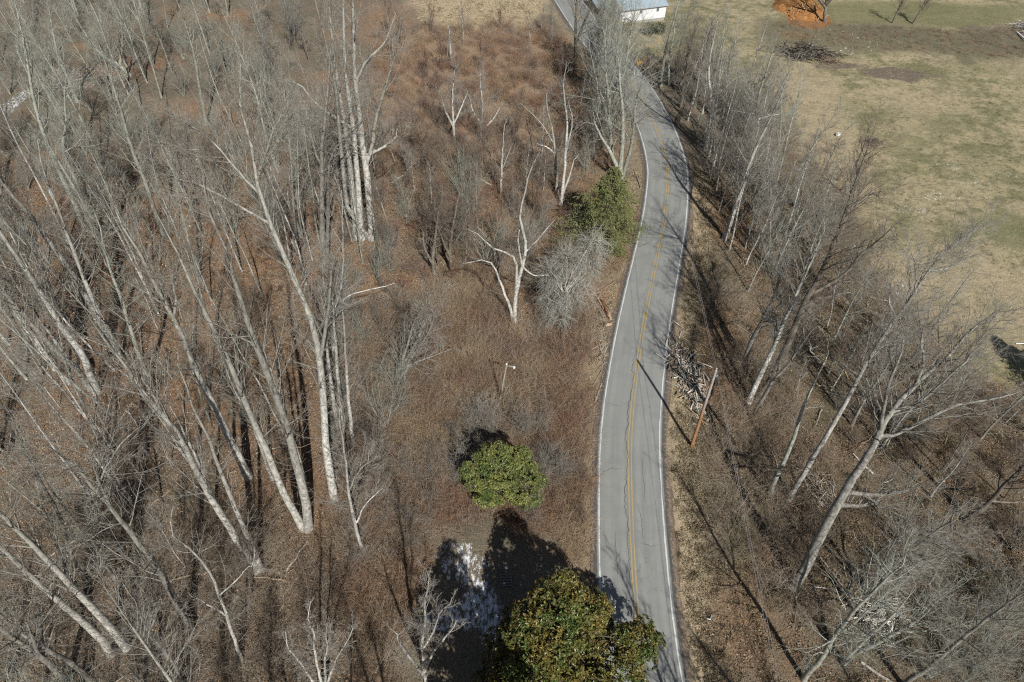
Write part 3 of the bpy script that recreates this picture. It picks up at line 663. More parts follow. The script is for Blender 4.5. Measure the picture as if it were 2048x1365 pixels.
def evergreen(name, label, foot, lobes, n, ln, wd, per, lm, bm, seed, r0=.2, cat='tree', inner=.72, trunk_h=None, extra=None, rag=None):
    rng = np.random.default_rng(seed); root = empty(name, foot); tag(root, label, cat)
    top = max(l[2]+l[5]*.7 for l in lobes); th = trunk_h or top*.9; t = np.linspace(0, 1, 9)
    Q = np.column_stack([.15*np.sin(t*3), .12*np.sin(t*4), t*th-.2]); obj('trunk', mesh_np('trunk', [tubes(Q, r0*(1-t*.85), 8)], bm), root)
    P, R = limbs_to(lobes, rng, foot, r0); obj('limbs', mesh_np('limbs', [tubes(P, R, 5)], bm), root)
    C, D = lobe_points(bumpy(lobes, rng, *(rag[:2] if rag else (7, .5))), int(n*1.35), rng, inner, -.35, rag[2] if rag else -.30); Cs = C
    C2, D2 = lobe_points([(l[0], l[1], l[2], l[3]*.72, l[4]*.72, l[5]*.72) for l in lobes], n//5, rng, .7, -.2); Cs = np.vstack([C, C2]); D = np.vstack([D, D2])
    obj('foliage', mesh_np('foliage', [leaves(Cs, D, rng, ln, wd, per, .35)], lm, False), root)
    TRIS[0] += len(Cs)*per*4
    return root
fm = Vector((3.35, 19.2, 0)); fm.z = float(ground(np.array([fm.x]), np.array([fm.y]))[0])
mag_lobes = [(.2, .3, 10.0, 1.4, 1.4, 1.7), (-.9, -.1, 8.5, 1.7, 1.6, 1.8), (1.2, -.1, 8.0, 1.7, 1.6, 1.7), (.1, -1.8, 7.4, 1.8, 1.6, 1.6), (-2.0, -.7, 6.5, 1.6, 1.6, 1.7),
 (5.0, -1.6, 5.9, 1.6, 1.6, 1.6), (4.4, -3.2, 4.6, 1.7, 1.6, 1.6), (5.9, -.7, 4.2, 1.4, 1.4, 1.5), (-.6, -3.5, 5.7, 1.8, 1.5, 1.6), (-2.5, -2.4, 5.0, 1.7, 1.6, 1.6), (-4.0, -2.5, 3.4, 1.5, 1.5, 1.5),
 (-3.2, -4.3, 3.3, 1.7, 1.5, 1.5), (-4.9, -3.6, 2.2, 1.5, 1.4, 1.4), (-4.3, -4.9, 3.2, 1.5, 1.4, 1.4), (-5.6, -4.7, 2.4, 1.4, 1.4, 1.4), (-3.6, -3.6, 4.3, 1.6, 1.5, 1.4), (3.0, -2.0, 4.4, 1.5, 1.4, 1.5), (2.2, -3.8, 4.4, 1.5, 1.4, 1.5), (-3.6, -1.2, 5.0, 1.3, 1.3, 1.4), (.6, -5.0, 3.9, 1.7, 1.5, 1.5), (3.4, -5.0, 2.7, 1.6, 1.5, 1.5), (2.2, .5, 5.4, 1.6, 1.5, 1.9), (-1.8, .6, 4.2, 1.7, 1.5, 1.9), (.2, .7, 6.2, 1.6, 1.4, 2.2), (-3.1, -.2, 3.4, 1.4, 1.4, 1.6), (2.6, .3, 3.0, 1.7, 1.5, 1.7), (.4, -1.8, 3.6, 3.0, 2.0, 2.4)]
evergreen('magnolia_tree', 'large glossy broadleaf evergreen with bronze leaf undersides overhanging the road edge', fm, mag_lobes, 22000, .25, .11, 6, MAGN, BARKD, 11, .3, inner=.8)
f2 = np.array([-.6, 11.0]); lob2 = [(.9, -.3, 15.6, 1.3, 1.2, 1.6), (-.6, -.1, 14.0, 1.5, 1.3, 1.5), (.6, -.2, 12.4, 2.0, 1.5, 1.8), (-1.6, .0, 12.2, 1.6, 1.4, 1.7), (-.9, -.2, 9.2, 2.2, 1.6, 2.0), (1.9, .2, 10.2, 1.7, 1.5, 1.7), (-2.4, .0, 10.2, 1.3, 1.2, 1.3), (0, -.3, 6, 2.4, 1.7, 2.4), (-1.8, -.2, 6.8, 1.7, 1.5, 1.6)]
evergreen('magnolia_tree', 'second broadleaf evergreen just below the frame whose shade covers the snow', Vector((f2[0], f2[1], float(ground(f2[:1], f2[1:])[0]))), lob2, 7500, .27, .12, 6, MAGN, BARKD, 14, .25)
fr_ = G(1006, 1002)
rh_lobes = [(-.5, .3, 6.9, 1.1, 1.1, 1.4), (.7, .2, 6.1, 1.3, 1.2, 1.4), (-1.4, .2, 5.2, 1.3, 1.2, 1.5), (1.9, .1, 4.6, 1.2, 1.1, 1.4), (-2.2, -.2, 3.4, 1.2, 1.1, 1.4), (-.3, -.6, 4.4, 1.4, 1.1, 1.6), (1.3, -.9, 2.6, 1.2, 1.0, 1.2), (3.1, -.2, 3.3, .9, .9, 1.1), (-2.9, .2, 4.4, .8, .8, 1.0), (1.6, .2, 6.6, .8, .8, 1.0), (-1.2, -1.1, 2.2, 1.3, 1.0, 1.3), (.1, .6, 2.6, 1.6, 1.3, 1.8), (2.3, -.9, 1.5, 1.1, 1.0, 1.1)]
evergreen('evergreen_shrub', 'rounded bright green broadleaf evergreen among bare twigs, left of the road', fr_, rh_lobes, 12000, .19, .075, 7, RHOD, BARKD, 12, .1, 'shrub', inner=.84, rag=(9, .40, .12))
# the three clipped round shrubs in front of the house
for px, py, r, lab in ((1253, 68, 1.5, 'round dark clipped shrub, left of the three by the house wall'), (1296, 70, 1.2, 'round dark clipped shrub, middle of the three by the house wall'), (1318, 68, 1.1, 'round dark clipped shrub by the right corner of the house')):
    f = G(px, py); rg = np.random.default_rng(px); o = empty('round_shrub', f); tag(o, lab, 'shrub', 'clipped shrubs by the house')
    lb = [(0, 0, r*.95, r, r, r)]; C, D = lobe_points(lb, 900, rg, .8, -.8); obj('foliage', mesh_np('foliage', [leaves(C, D, rg, .13, .07, 4, .5)], BOXW, False), o)
    q, rr = limbs_to(lb, rg, f, .06, 9); obj('stems', mesh_np('stems', [tubes(q, rr, 4)], BARKD), o)
def conifer(label, foot, h, rad, seed, lm=None, nb=120, name='conifer', group=None):
    rg = np.random.default_rng(seed); root = empty(name, foot); tag(root, label, 'tree', group)
    t = np.linspace(0, 1, 9); Q = np.column_stack([.2*t*t, .1*np.sin(t*4), t*h-.2]); obj('trunk', mesh_np('trunk', [tubes(Q, .2*(1-t*.93), 7)], BARKD), root)
    z = h*(.06+.92*((np.arange(nb)+.5)/nb)**1.12); az = np.arange(nb)*2.4+rg.normal(0, .3, nb); fr = z/h
    L = rad*np.clip((1-fr)**.72*1.05, .06, 1)*rg.uniform(.45, 1.18, nb)
    d = np.stack([np.cos(az), np.sin(az), np.full(nb, .28)], 1); p = np.stack([.2*fr*fr, .1*np.sin(fr*4), z], 1); pts = [p]
    for k in range(5): pts.append(pts[-1]+nrm(d)*(L/5)[:, None]); d = d+np.array([0, 0, -.16])+rg.normal(0, .09, d.shape)
    q = np.stack(pts, 1); r = np.linspace(.04, .008, 6)[None]*np.ones((nb, 1)); obj('branches', mesh_np('branches', [tubes(q, r, 4)], BARKD), root)
    q2, r2 = spawn(q, r, 12, .12, 1, lambda t_, pl: pl*.36*(1.2-.6*t_), 48, 4, .6, .005, -.10, .1, rg)
    q3, r3 = spawn(q2, r2, 4, .15, 1, lambda t_, pl: pl*.5, 42, 3, .6, .004, -.08, .08, rg)
    # needle sprays: flat twigs of narrow blades along every branchlet
    def blades(q, per, ln, wd):
        B, N, _ = q.shape; tt = rg.uniform(0, N-1.001, (B, per)); i = tt.astype(int); f = (tt-i)[..., None]; bi = np.arange(B)[:, None]
        c = (q[bi, i]*(1-f)+q[bi, i+1]*f).reshape(-1, 3); tg = nrm(q[bi, i+1]-q[bi, i]).reshape(-1, 3); m = len(c)
        s = nrm(np.cross(tg, np.array([0, 0, 1.])+rg.normal(0, .35, (m, 3))))*np.where(rg.random((m, 1)) < .5, -1, 1); dr = nrm(s+tg*.7+rg.normal(0, .25, (m, 3)))
        l = ln*rg.uniform(.6, 1.3, (m, 1)); sw = nrm(np.cross(dr, np.array([0, 0, 1.])+rg.normal(0, .4, (m, 3))))*wd
        V = np.stack([c-sw*.4, c+sw*.4, c+dr*l*.6+sw, c+dr*l, c+dr*l*.6-sw], 1).reshape(-1, 3); b = np.arange(m)[:, None]*5
        return V, b+np.array([[0, 1, 2, 3, 4]])
    obj('needles', mesh_np('needles', [blades(q2, 9, .20, .035), blades(q3, 4, .17, .032)], lm or HEML, False), root)
    return root
conifer('olive green hemlock with a ragged crown beside the left road edge', G(1207, 496), 11.8, 6.6, 21, nb=140)
# evergreen standing right of the frame, whose shade falls on the grass at the right edge
f_ = at(np.array([1990.]), np.array([770.]))[0]; fx_, fy_ = 58.6, 44.5
conifer('dense evergreen standing right of the field, its shade on the grass', Vector((fx_, fy_, float(ground(np.array([fx_]), np.array([fy_]))[0]))), 10.5, 4.0, 22)

# ------------------------------------------------------------------ traced trees (pixel paths of their stems on the photograph give each its place and lean)
TT = traced_tree
S = dict
TT('tall pale twin-stemmed tree splitting at its bark-strewn foot, left of the small evergreen', 24, [
  [(614,1058),(612,1010),(601,957),(585,898),(565,829),(527,725),(499,657),(482,605),(461,536),(440,470)],
  [(606,1056),(592,1030),(568,988),(532,900),(499,825),(472,760),(441,684),(413,632),(389,581),(361,519)]], 'poplar', 'p', seedn=80)
TT('tallest pale tree of the wood with a broad fine crown above the lower middle', 21, [
  [(668,1000),(656,929),(652,895),(649,840),(645,780),(640,725),(623,639),(599,581),(576,530),(544,457),(520,395),(506,327),(499,275)],
  [(510,360),(530,310),(545,265),(560,235)],[(516,385),(478,345),(440,300),(405,265)],[(540,450),(490,420),(430,385),(375,360)],[(640,725),(655,640),(662,560),(672,500)]], 'grey', 'w', drift=7, size=1.0, dens=1.5)
TT('stout pale trunk left of the twin-stemmed tree, foot behind its neighbour', 21, [
  [(497,955),(479,918),(448,853),(413,784),(382,718),(361,663),(330,605),(293,536),(270,490)],[(350,640),(352,600),(340,555)]], 'poplar', 'p', seedn=80)
TT('pale speckled trunk beside a slimmer wavy one, lower left of centre', 20, [
  [(516,1142),(495,1112),(465,1064),(423,998),(386,929),(358,873),(327,829),(299,801),(268,760),(241,718)],[(330,832),(300,780),(268,735)]], 'poplar', 'p', seedn=110)
TT('slim wavy pale trunk rising right behind the speckled trunk in the lower left', 14, [
  [(524,1140),(508,1104),(489,1060),(475,1026),(458,984),(434,929),(427,895),(410,860),(396,839),(380,800)]], 'thin', 'p', seedn=40)
TT('thick grey tree forking halfway up, nearest foot to the bottom left', 19, [
  [(376,1254),(360,1218),(344,1188),(310,1129),(262,1067),(220,1012),(193,984),(165,947),(138,922)],[(193,984),(205,950),(230,905),(250,880)],[(220,1012),(195,955),(185,910)]], 'broad', 'g', size=.9, seedn=60)
TT('long pale leaning trunk crossing the lower left corner, upper of a pair', 21, [
  [(252,1296),(232,1268),(207,1239),(148,1177),(79,1105),(34,1060),(0,1029),(-40,985)]], 'poplar', 'p', seedn=60)
TT('long pale leaning trunk crossing the lower left corner, lower of a pair', 21, [
  [(222,1308),(207,1283),(186,1263),(148,1229),(96,1184),(45,1136),(0,1095),(-50,1050)]], 'poplar', 'p', seedn=60)
TT('mossy grey trunk leaning out of the bottom left corner', 18, [[(133,1368),(105,1335),(79,1311),(40,1284),(0,1256),(-60,1210)],[(79,1311),(60,1262),(48,1240)]], 'broad', 'g')
TT('crooked grey tree low in the bottom left corner beside the mossy trunk', 15, [[(180,1358),(140,1325),(95,1300),(48,1270),(0,1232),(-40,1200)]], 'gnarl', 'g')
TT('thin grey trunk bent left above the bottom left pair of trunks', 10, [[(172,1172),(155,1135),(138,1101),(117,1026),(90,978),(52,905),(30,860)],[(90,978),(60,940),(40,930)]], 'thin', 'g')
TT('crooked pale sapling with forked top, low in the left half', 9, [[(482,1320),(465,1270),(451,1222),(423,1150),(410,1129),(392,1105)],[(440,1190),(468,1165),(500,1130)],[(451,1235),(425,1215),(400,1200)]], 'gnarl', 'w', ext=.25)
TT('bent leafless sapling near the bottom edge in the left half', 9, [[(365,1375),(345,1325),(318,1290),(296,1262),(280,1230)],[(318,1290),(345,1265),(362,1240)],[(300,1265),(312,1230),(325,1205)]], 'gnarl', 'g', ext=.3)
TT('slender whitish tree standing alone right of the tall pale tree', 9, [[(727,1110),(716,1070),(707,1033),(697,985),(692,930),(687,895),(680,850)],[(712,1050),(730,1010),(755,985)],[(697,985),(712,950),(735,925)]], 'grey', 'w', size=.55)
TT('spreading grey sapling at the bottom edge left of the big evergreen', 9, [[(851,1372),(847,1325),(845,1291),(849,1250),(850,1200)],[(848,1345),(870,1300),(905,1258)],[(848,1350),(815,1310),(795,1280)],[(846,1300),(868,1262),(880,1225)]], 'grey', 'w', size=.45, ext=.3)
TT('multi-stemmed grey shrubby tree at the bottom edge below the pale sapling', 8, [[(643,1385),(636,1340),(630,1300),(628,1265)],[(645,1383),(665,1335),(690,1290)],[(641,1383),(610,1340),(585,1305)],[(646,1380),(650,1330),(655,1290)]], 'grey', 'w', size=.4, ext=.35)
# leaning group at the left edge
TT('broad pale trunk of the leaning group at the left edge, lowest foot', 19, [[(193,785),(178,745),(162,705),(120,650),(95,608),(69,567),(28,505),(0,467),(-40,400)]], 'poplar', 'w', seedn=50)
TT('grey trunk reaching the left edge halfway up, long and smooth', 17, [[(180,778),(150,735),(110,700),(72,657),(34,615),(0,577),(-50,520)]], 'poplar', 'g', seedn=40)
TT('thick pale pole of the leaning group, running to the upper left edge', 20, [[(222,690),(200,645),(179,605),(148,553),(103,491),(76,450),(34,403),(0,361),(-40,310)]], 'poplar', 'w', seedn=50)
TT('stout grey trunk behind the thick pale pole at the left edge', 18, [[(150,670),(128,630),(103,588),(69,502),(48,450),(28,413),(0,355)]], 'poplar', 'g', seedn=40)
TT('pale stem slightly right of the leaning group at the left edge', 13, [[(240,715),(215,660),(190,610),(160,535),(135,470),(112,410),(90,350)]], 'poplar', 'w', seedn=40)
TT('thin dark-footed trunk between the leaning group and the wood interior', 11, [[(222,530),(205,490),(188,450),(160,395),(127,340),(100,295)]], 'grey', 'l', size=.8)
TT('pale grey stem right of the leaning group with an open top', 12, [[(300,770),(282,720),(262,660),(240,590),(222,540),(205,480)]], 'grey', 'l', size=.9, seedn=60)
TT('slim pale tree in front of the snowy floor, second from the leaning group', 12, [[(172,462),(150,410),(127,361),(96,293),(69,207),(45,69),(30,10)]], 'grey', 'l', size=1.0)
TT('curving grey tree with a hooked limb beyond the leaning group', 12, [[(193,475),(170,415),(151,361),(127,303),(132,240),(128,180)],[(127,303),(150,292),(172,262)]], 'grey', 'l', size=.9)
TT('straight grey tree amid the thicket left of the broad fine crown', 11, [[(327,472),(305,410),(289,361),(262,293),(238,207),(205,110)]], 'grey', 'l', size=.9, seedn=30)
TT('narrow grey tree beside a dark hollow, left of the broad fine crown', 10, [[(384,430),(372,390),(365,368),(348,310),(338,250),(330,170)]], 'thin', 'd', size=1.2)
TT('tall slim tree above the dark hollow left of the multi-trunk giant', 9, [[(412,250),(400,180),(389,114),(372,52),(355,5)],[(392,130),(385,90),(390,60)]], 'grey', 'l', size=.9)
TT('light green-grey tree rising out of the long snow patch at upper left', 9, [[(155,205),(135,155),(117,114),(105,60),(98,20)]], 'grey', 'l', size=1.0)
TT('light green-grey forked tree right of the long snow patch', 10, [[(262,150),(235,128),(205,112),(172,70),(148,30)],[(240,132),(245,80),(240,25)]], 'grey', 'l', size=1.0)
TT('slim bare pole between the tall pale tree and the multi-trunk giant', 8, [[(609,440),(594,390),(579,344),(570,300)]], 'thin', 'd', size=.9)
TT('straight thin pale stem left of the multi-trunk giant', 9, [[(603,475),(585,425),(560,380),(545,345),(530,310)],[(580,415),(575,385),(580,360)]], 'thin', 'w', size=1.0)
# the giant of several trunks
TT('giant multi-trunked pale tree rising past the top edge, left of the rusty clearing', 20, [
  [(744,478),(739,400),(733,340),(725,293),(720,230),(711,172),(708,90),(706,0),(704,-60)],
  [(725,486),(717,400),(711,310),(705,240),(694,172),(688,90),(687,0),(686,-60)],
  [(696,480),(697,420),(688,350),(680,275),(672,180),(655,100),(640,40),(622,-30)],
  [(709,474),(708,420),(700,330),(690,260),(680,190),(668,110),(660,20),(655,-40)],
  [(735,330),(745,290),(752,240),(772,170),(790,110),(800,60)],[(733,310),(775,290),(795,270)],[(680,275),(640,215),(600,170),(555,158)],[(711,172),(735,120),(770,85),(790,30)]], 'broad', 'w', drift=5, size=1.1, ext=.05, dens=1.3)
TT('pale tree with a curved Y fork, left beside the multi-trunk giant', 15, [
  [(648,540),(645,480),(643,400),(645,345),(643,300),(650,240),(655,190),(660,120)],[(650,535),(655,460),(657,380),(658,330),(672,295),(690,275)],[(641,330),(632,310),(622,270),(610,215)]], 'broad', 'g', size=.85)
TT('pale trunk behind the tall pale tree, straight foot in leaf litter', 14, [
  [(660,780),(657,720),(652,650),(648,585),(644,520)],[(652,650),(672,610),(684,560),(686,480),(684,420)]], 'broad', 'w', size=.8)
TT('grey tree with a broken horizontal limb pointing right at mid height', 12, [[(664,720),(668,650),(676,580),(683,545)],[(668,640),(690,597),(730,582),(786,569)]], 'snag', 'w', ext=.02)
for k, (a, b, wp, lb) in enumerate([((690,880),(668,640),11,'grey pole of the tight row behind the tall pale tree, middle of three'), ((706,895),(690,690),10,'grey pole of the tight row behind the tall pale tree, rightmost of three'), ((678,870),(655,700),12,'grey pole of the tight row behind the tall pale tree, leftmost of three')]):
    TT(lb, wp, [[a, ((a[0]+b[0])/2-2, (a[1]+b[1])/2), b, (b[0]-8, b[1]-90)]], 'thin', 'w', 'close row of grey poles', size=1.0)
for k, (lb, pts, wp) in enumerate([('slender pale pole just left of the tall pale tree, half hidden', [(610,960),(590,890),(560,800),(540,735)], 9), ('slender pale pole standing behind the twin-stemmed tree', [(545,960),(520,890),(488,800),(455,720)], 9), ('thin wavy pole behind the right stem of the twin-stemmed tree', [(590,900),(572,835),(545,760),(505,690)], 8), ('slender pale pole beside the stout pale trunk left of the twins', [(470,900),(440,830),(400,745),(375,690)], 9), ('thin pole between the speckled trunk and the stout pale trunk', [(430,1010),(405,945),(375,880),(345,820)], 8)]):
    TT(lb, wp, [pts], 'thin', 'p', 'slender poles between the pale trunks', size=1.1, seedn=30)
# middle: brush clearing trees
TT('white-barked forked tree standing clear in the middle, left of the vine-draped tree', 11, [
  [(1029,644),(1030,610),(1033,588),(1041,543),(1052,502),(1048,470),(1040,440),(1041,413),(1052,380),(1058,350)],
  [(1027,644),(1020,615),(1000,564),(990,536),(978,521),(966,520),(945,525)],
  [(1031,615),(1032,560),(1031,519),(1010,505),(983,495),(960,470)],[(1052,502),(1075,480),(1090,462),(1105,445)],[(1031,530),(1036,480),(1042,450)],[(1050,535),(1068,552),(1090,550)]], 'gnarl', 'w', size=.8, ext=.12)
TT('tall thin whitish tree with a split top, between the rusty clearing and the hemlock', 9, [
  [(1121,410),(1127,360),(1131,310),(1134,241),(1130,205),(1126,165)],[(1131,310),(1140,270),(1145,240),(1136,205)],[(1124,392),(1140,350),(1148,320)]], 'gnarl', 'w', size=.9)
TT('whitish crooked tree with a long left limb, above the forked tree', 9, [
  [(1115,385),(1111,340),(1109,293),(1103,255),(1095,225),(1093,190)],[(1109,293),(1085,250),(1059,224),(1050,215)],[(1109,310),(1095,295),(1078,290)]], 'gnarl', 'w', size=.9)
TT('pale V-forked tree rising behind the hemlock by the road', 14, [
  [(1243,360),(1240,335),(1245,293),(1245,224),(1240,170),(1238,130)],[(1244,355),(1258,310),(1266,270),(1270,220),(1278,185),(1290,150)],[(1235,338),(1218,300),(1200,270),(1185,235)]], 'broad', 'l', size=1.1)
TT('grey tree with fine rounded crown in front of the road bend', 12, [[(1222,320),(1222,270),(1218,215),(1212,150),(1210,90)],[(1219,250),(1205,200),(1190,150),(1180,100)],[(1219,230),(1235,180),(1245,120)]], 'broad', 'l', size=1.2)
TT('dark straight tree between the road bend and the driveway end', 10, [[(1152,130),(1151,90),(1152,40),(1153,0),(1154,-40)],[(1151,90),(1166,50),(1180,20)]], 'broad', 'd', size=1.0)
TT('grey tree left of the round shrubs, hiding the upper road', 10, [[(1200,190),(1196,140),(1196,90),(1200,40),(1204,0)],[(1196,120),(1180,80),(1170,40)]], 'broad', 'l', size=1.0, dens=.7)
TT('thick many-branched tree in front of the house front', 11, [[(1232,260),(1230,200),(1232,140),(1238,80),(1244,30)],[(1231,180),(1250,130),(1262,90)]], 'broad', 'l', size=.9, dens=.4)
TT('leaning shrubby tree with a fuzzy right crown, left of the small pole', 13, [
  [(787,778),(795,745),(818,712),(830,690),(842,663),(850,630)],[(790,775),(810,735),(835,700),(860,660),(872,620)],[(800,740),(840,722),(885,705)],[(789,778),(802,730),(815,690),(830,640)]], 'broad', 'g', size=.6, ext=.2)
TT('crooked brown tree in the dark patch above the fuzzy shrubby tree', 9, [[(905,548),(900,505),(905,455),(912,420),(920,380)],[(903,520),(885,480),(870,440)],[(902,500),(925,460),(935,425)]], 'gnarl', 'd', size=1.0, ext=.2)
TT('thick brown brushy tree left of the forked white tree', 10, [[(868,548),(866,510),(872,460),(880,410)],[(867,530),(850,500),(846,470)]], 'gnarl', 'd', size=1.0, ext=.2)
TT('young grey tree in the scrub left of the whitish crooked tree', 7, [[(1002,395),(1003,340),(1006,290),(1010,250)],[(1003,340),(1020,300),(1032,270)]], 'thin', 'w', size=1.2)
TT('slim pale tree standing in the upper rusty scrub', 6, [[(903,118),(900,85),(898,60)]], 'thin', 'w', size=.5)
TT('feathery pale tree with upswept limbs below the rusty clearing', 7, [[(910,290),(906,235),(905,190),(908,150)],[(907,255),(890,220),(880,190)],[(907,250),(925,210),(935,185)]], 'grey', 'w', size=.6)
TT('white sapling with spreading limbs below the rusty clearing', 7, [[(962,285),(963,240),(964,200),(960,160)],[(963,262),(985,240),(1000,215)],[(963,250),(945,220),(940,195)]], 'grey', 'w', size=.6)
# right bank
TT('dark thick trunk curving up from a bent foot, right of the utility pole', 21, [
  [(1488,812),(1500,808),(1520,794),(1551,743),(1582,674),(1613,598),(1630,570),(1658,512),(1678,465),(1703,389),(1727,320)],[(1618,588),(1650,575),(1690,548),(1715,515),(1745,490),(1780,460)],[(1700,395),(1668,372),(1650,345)],[(1690,425),(1720,400),(1750,385)]], 'broad', 'd', size=.85, t0=.55, drift=6, dens=1.5)
TT('pale bent trunk left against the dark curving one', 15, [[(1496,808),(1505,785),(1520,753),(1551,688),(1568,643),(1590,595),(1612,545),(1640,480)]], 'grey', 'w', drift=4, dens=1.5)
TT('slim grey stem right of the dark curving trunk', 11, [[(1502,838),(1520,805),(1541,770),(1568,739),(1603,691),(1630,655)]], 'grey', 'g', size=.8)
TT('grey leaning trunk behind the pale bent one, beside the log heap', 13, [[(1489,727),(1500,690),(1513,663),(1534,622),(1550,585),(1570,530)],[(1520,650),(1535,628),(1560,610)]], 'grey', 'g', size=.9)
TT('lichen-spotted leaning tree right of the utility pole, with a broken top', 13, [[(1539,990),(1555,950),(1572,915),(1589,873),(1606,815),(1623,777),(1648,725)],[(1645,730),(1630,712),(1618,698)],[(1648,725),(1656,705),(1655,680)]], 'snag', 'l', ext=.05, size=1.5)
TT('tall slender white-topped tree leaning over the field, right half', 14, [[(1577,1000),(1600,960),(1625,918),(1658,863),(1682,822),(1710,770),(1740,715),(1792,636),(1830,588),(1854,546),(1878,512),(1905,490)],[(1792,636),(1780,610),(1778,590)],[(1830,588),(1832,550),(1828,520)],[(1860,540),(1890,538),(1920,525)]], 'grey', 'w', size=.9, t0=.5, drift=6, dens=1.5)
TT('biggest tree of the right bank with a stout brown trunk and wide pale limbs', 29, [
  [(1584,1176),(1602,1150),(1625,1105),(1651,1050),(1679,1005),(1699,967),(1727,926),(1754,880),(1775,830),(1800,800),(1830,770),(1882,725),(1915,695)],
  [(1760,868),(1789,870),(1847,842),(1899,815),(1950,805),(2010,795)],[(1785,832),(1815,815),(1847,801),(1899,750),(1933,725)],[(1757,862),(1768,815),(1778,770),(1800,715),(1808,690)],[(1697,992),(1740,990),(1790,985),(1820,980)],[(1690,1015),(1725,1012),(1755,1003)],[(1830,772),(1848,725),(1842,690),(1850,650)]], 'broad', 'g', size=.9, t0=.6, drift=5, dens=1.3)
TT('dark leaning tree at the right edge with a low side limb', 13, [[(1925,1045),(1950,1028),(1975,1009),(2010,970),(2048,932),(2090,890)],[(1980,1005),(2015,1005),(2055,1004)]], 'grey', 'd', size=.9)
TT('short broken dark stem beside the biggest right-bank tree', 10, [[(1682,1192),(1705,1165),(1727,1136),(1750,1112),(1768,1091)]], 'snag', 'd', ext=.04)
TT('grey tree of the bottom right clump, outermost towards the road', 15, [[(1608,1360),(1622,1340),(1641,1318),(1672,1267),(1713,1219),(1747,1184),(1790,1140)],[(1672,1270),(1700,1255),(1740,1215)]], 'broad', 'l', size=.8)
TT('grey tree of the bottom right clump with a split lower trunk', 14, [[(1686,1327),(1712,1305),(1744,1291),(1796,1263),(1840,1236),(1870,1205)],[(1690,1322),(1740,1270),(1790,1225),(1820,1190)]], 'broad', 'l', size=.85)
TT('leaning grey stem in the bottom right corner, under the twiggy clump', 14, [[(1805,1372),(1835,1348),(1864,1329),(1916,1284),(1970,1240),(2030,1195)]], 'broad', 'g', size=.9)
TT('grey multi-stemmed tree at the right edge above the corner', 11, [[(1740,1190),(1768,1155),(1800,1120),(1850,1080),(1900,1045)],[(1743,1188),(1785,1150),(1840,1125),(1890,1100)],[(1742,1190),(1765,1130),(1790,1080)]], 'broad', 'g', size=.8)
TT('thin pale double tree by the left field edge near the road bend', 9, [[(1321,172),(1325,140),(1332,100),(1345,50),(1358,0)],[(1337,190),(1337,150),(1341,105),(1350,55)]], 'grey', 'l', size=.9)
TT('dark forked tree right of the pale double tree at the bend', 9, [[(1363,215),(1368,160),(1377,115),(1382,95),(1392,60)],[(1372,140),(1388,118),(1398,108)]], 'grey', 'd', size=.8)
TT('dark slender tree in the row along the bend, third from the house', 9, [[(1384,210),(1390,165),(1397,140),(1410,105),(1420,60)]], 'thin', 'd', size=1.4)
TT('whitish kinked tree at the head of the dense row along the bend', 10, [[(1412,300),(1418,260),(1421,220),(1421,190),(1417,150),(1421,110),(1432,60)],[(1421,215),(1440,185),(1470,158)]], 'grey', 'w', size=.8)
TT('pale tree standing out of the dense row, with a crooked lower half', 12, [[(1492,365),(1503,320),(1505,295),(1515,250),(1514,225),(1520,180),(1528,160),(1540,120)],[(1514,240),(1540,232),(1570,228)]], 'grey', 'l', size=.9)
TT('grey-white tree leaning off the bank beside the middle of the road', 13, [[(1447,480),(1463,440),(1485,370),(1499,327),(1520,280),(1545,230),(1570,170)]], 'grey', 'w', size=.9)
TT('sparse dark-branched tree standing alone at the field edge', 9, [[(1676,480),(1690,440),(1702,395),(1703,350),(1716,322),(1730,285)],[(1693,425),(1722,405),(1750,385)],[(1690,440),(1668,410),(1655,380)],[(1703,375),(1725,345),(1742,310)]], 'gnarl', 'd', size=.9)
TT('bare dark tree rooted against the orange clay bank, top right', 10, [[(1650,44),(1650,25),(1652,8),(1656,-20),(1662,-50)],[(1651,15),(1638,0),(1630,-15)],[(1652,10),(1668,-10),(1680,-25)]], 'broad', 'd', size=.9)
TT('small leaning bare tree on the green lawn, left of two', 5, [[(1784,47),(1792,30),(1800,12),(1806,-5)]], 'grey', 'd', 'two small trees on the far lawn', size=.5)
TT('small leaning bare tree on the green lawn, right of two', 5, [[(1826,48),(1836,30),(1850,14),(1862,-2)]], 'grey', 'd', 'two small trees on the far lawn', size=.5)

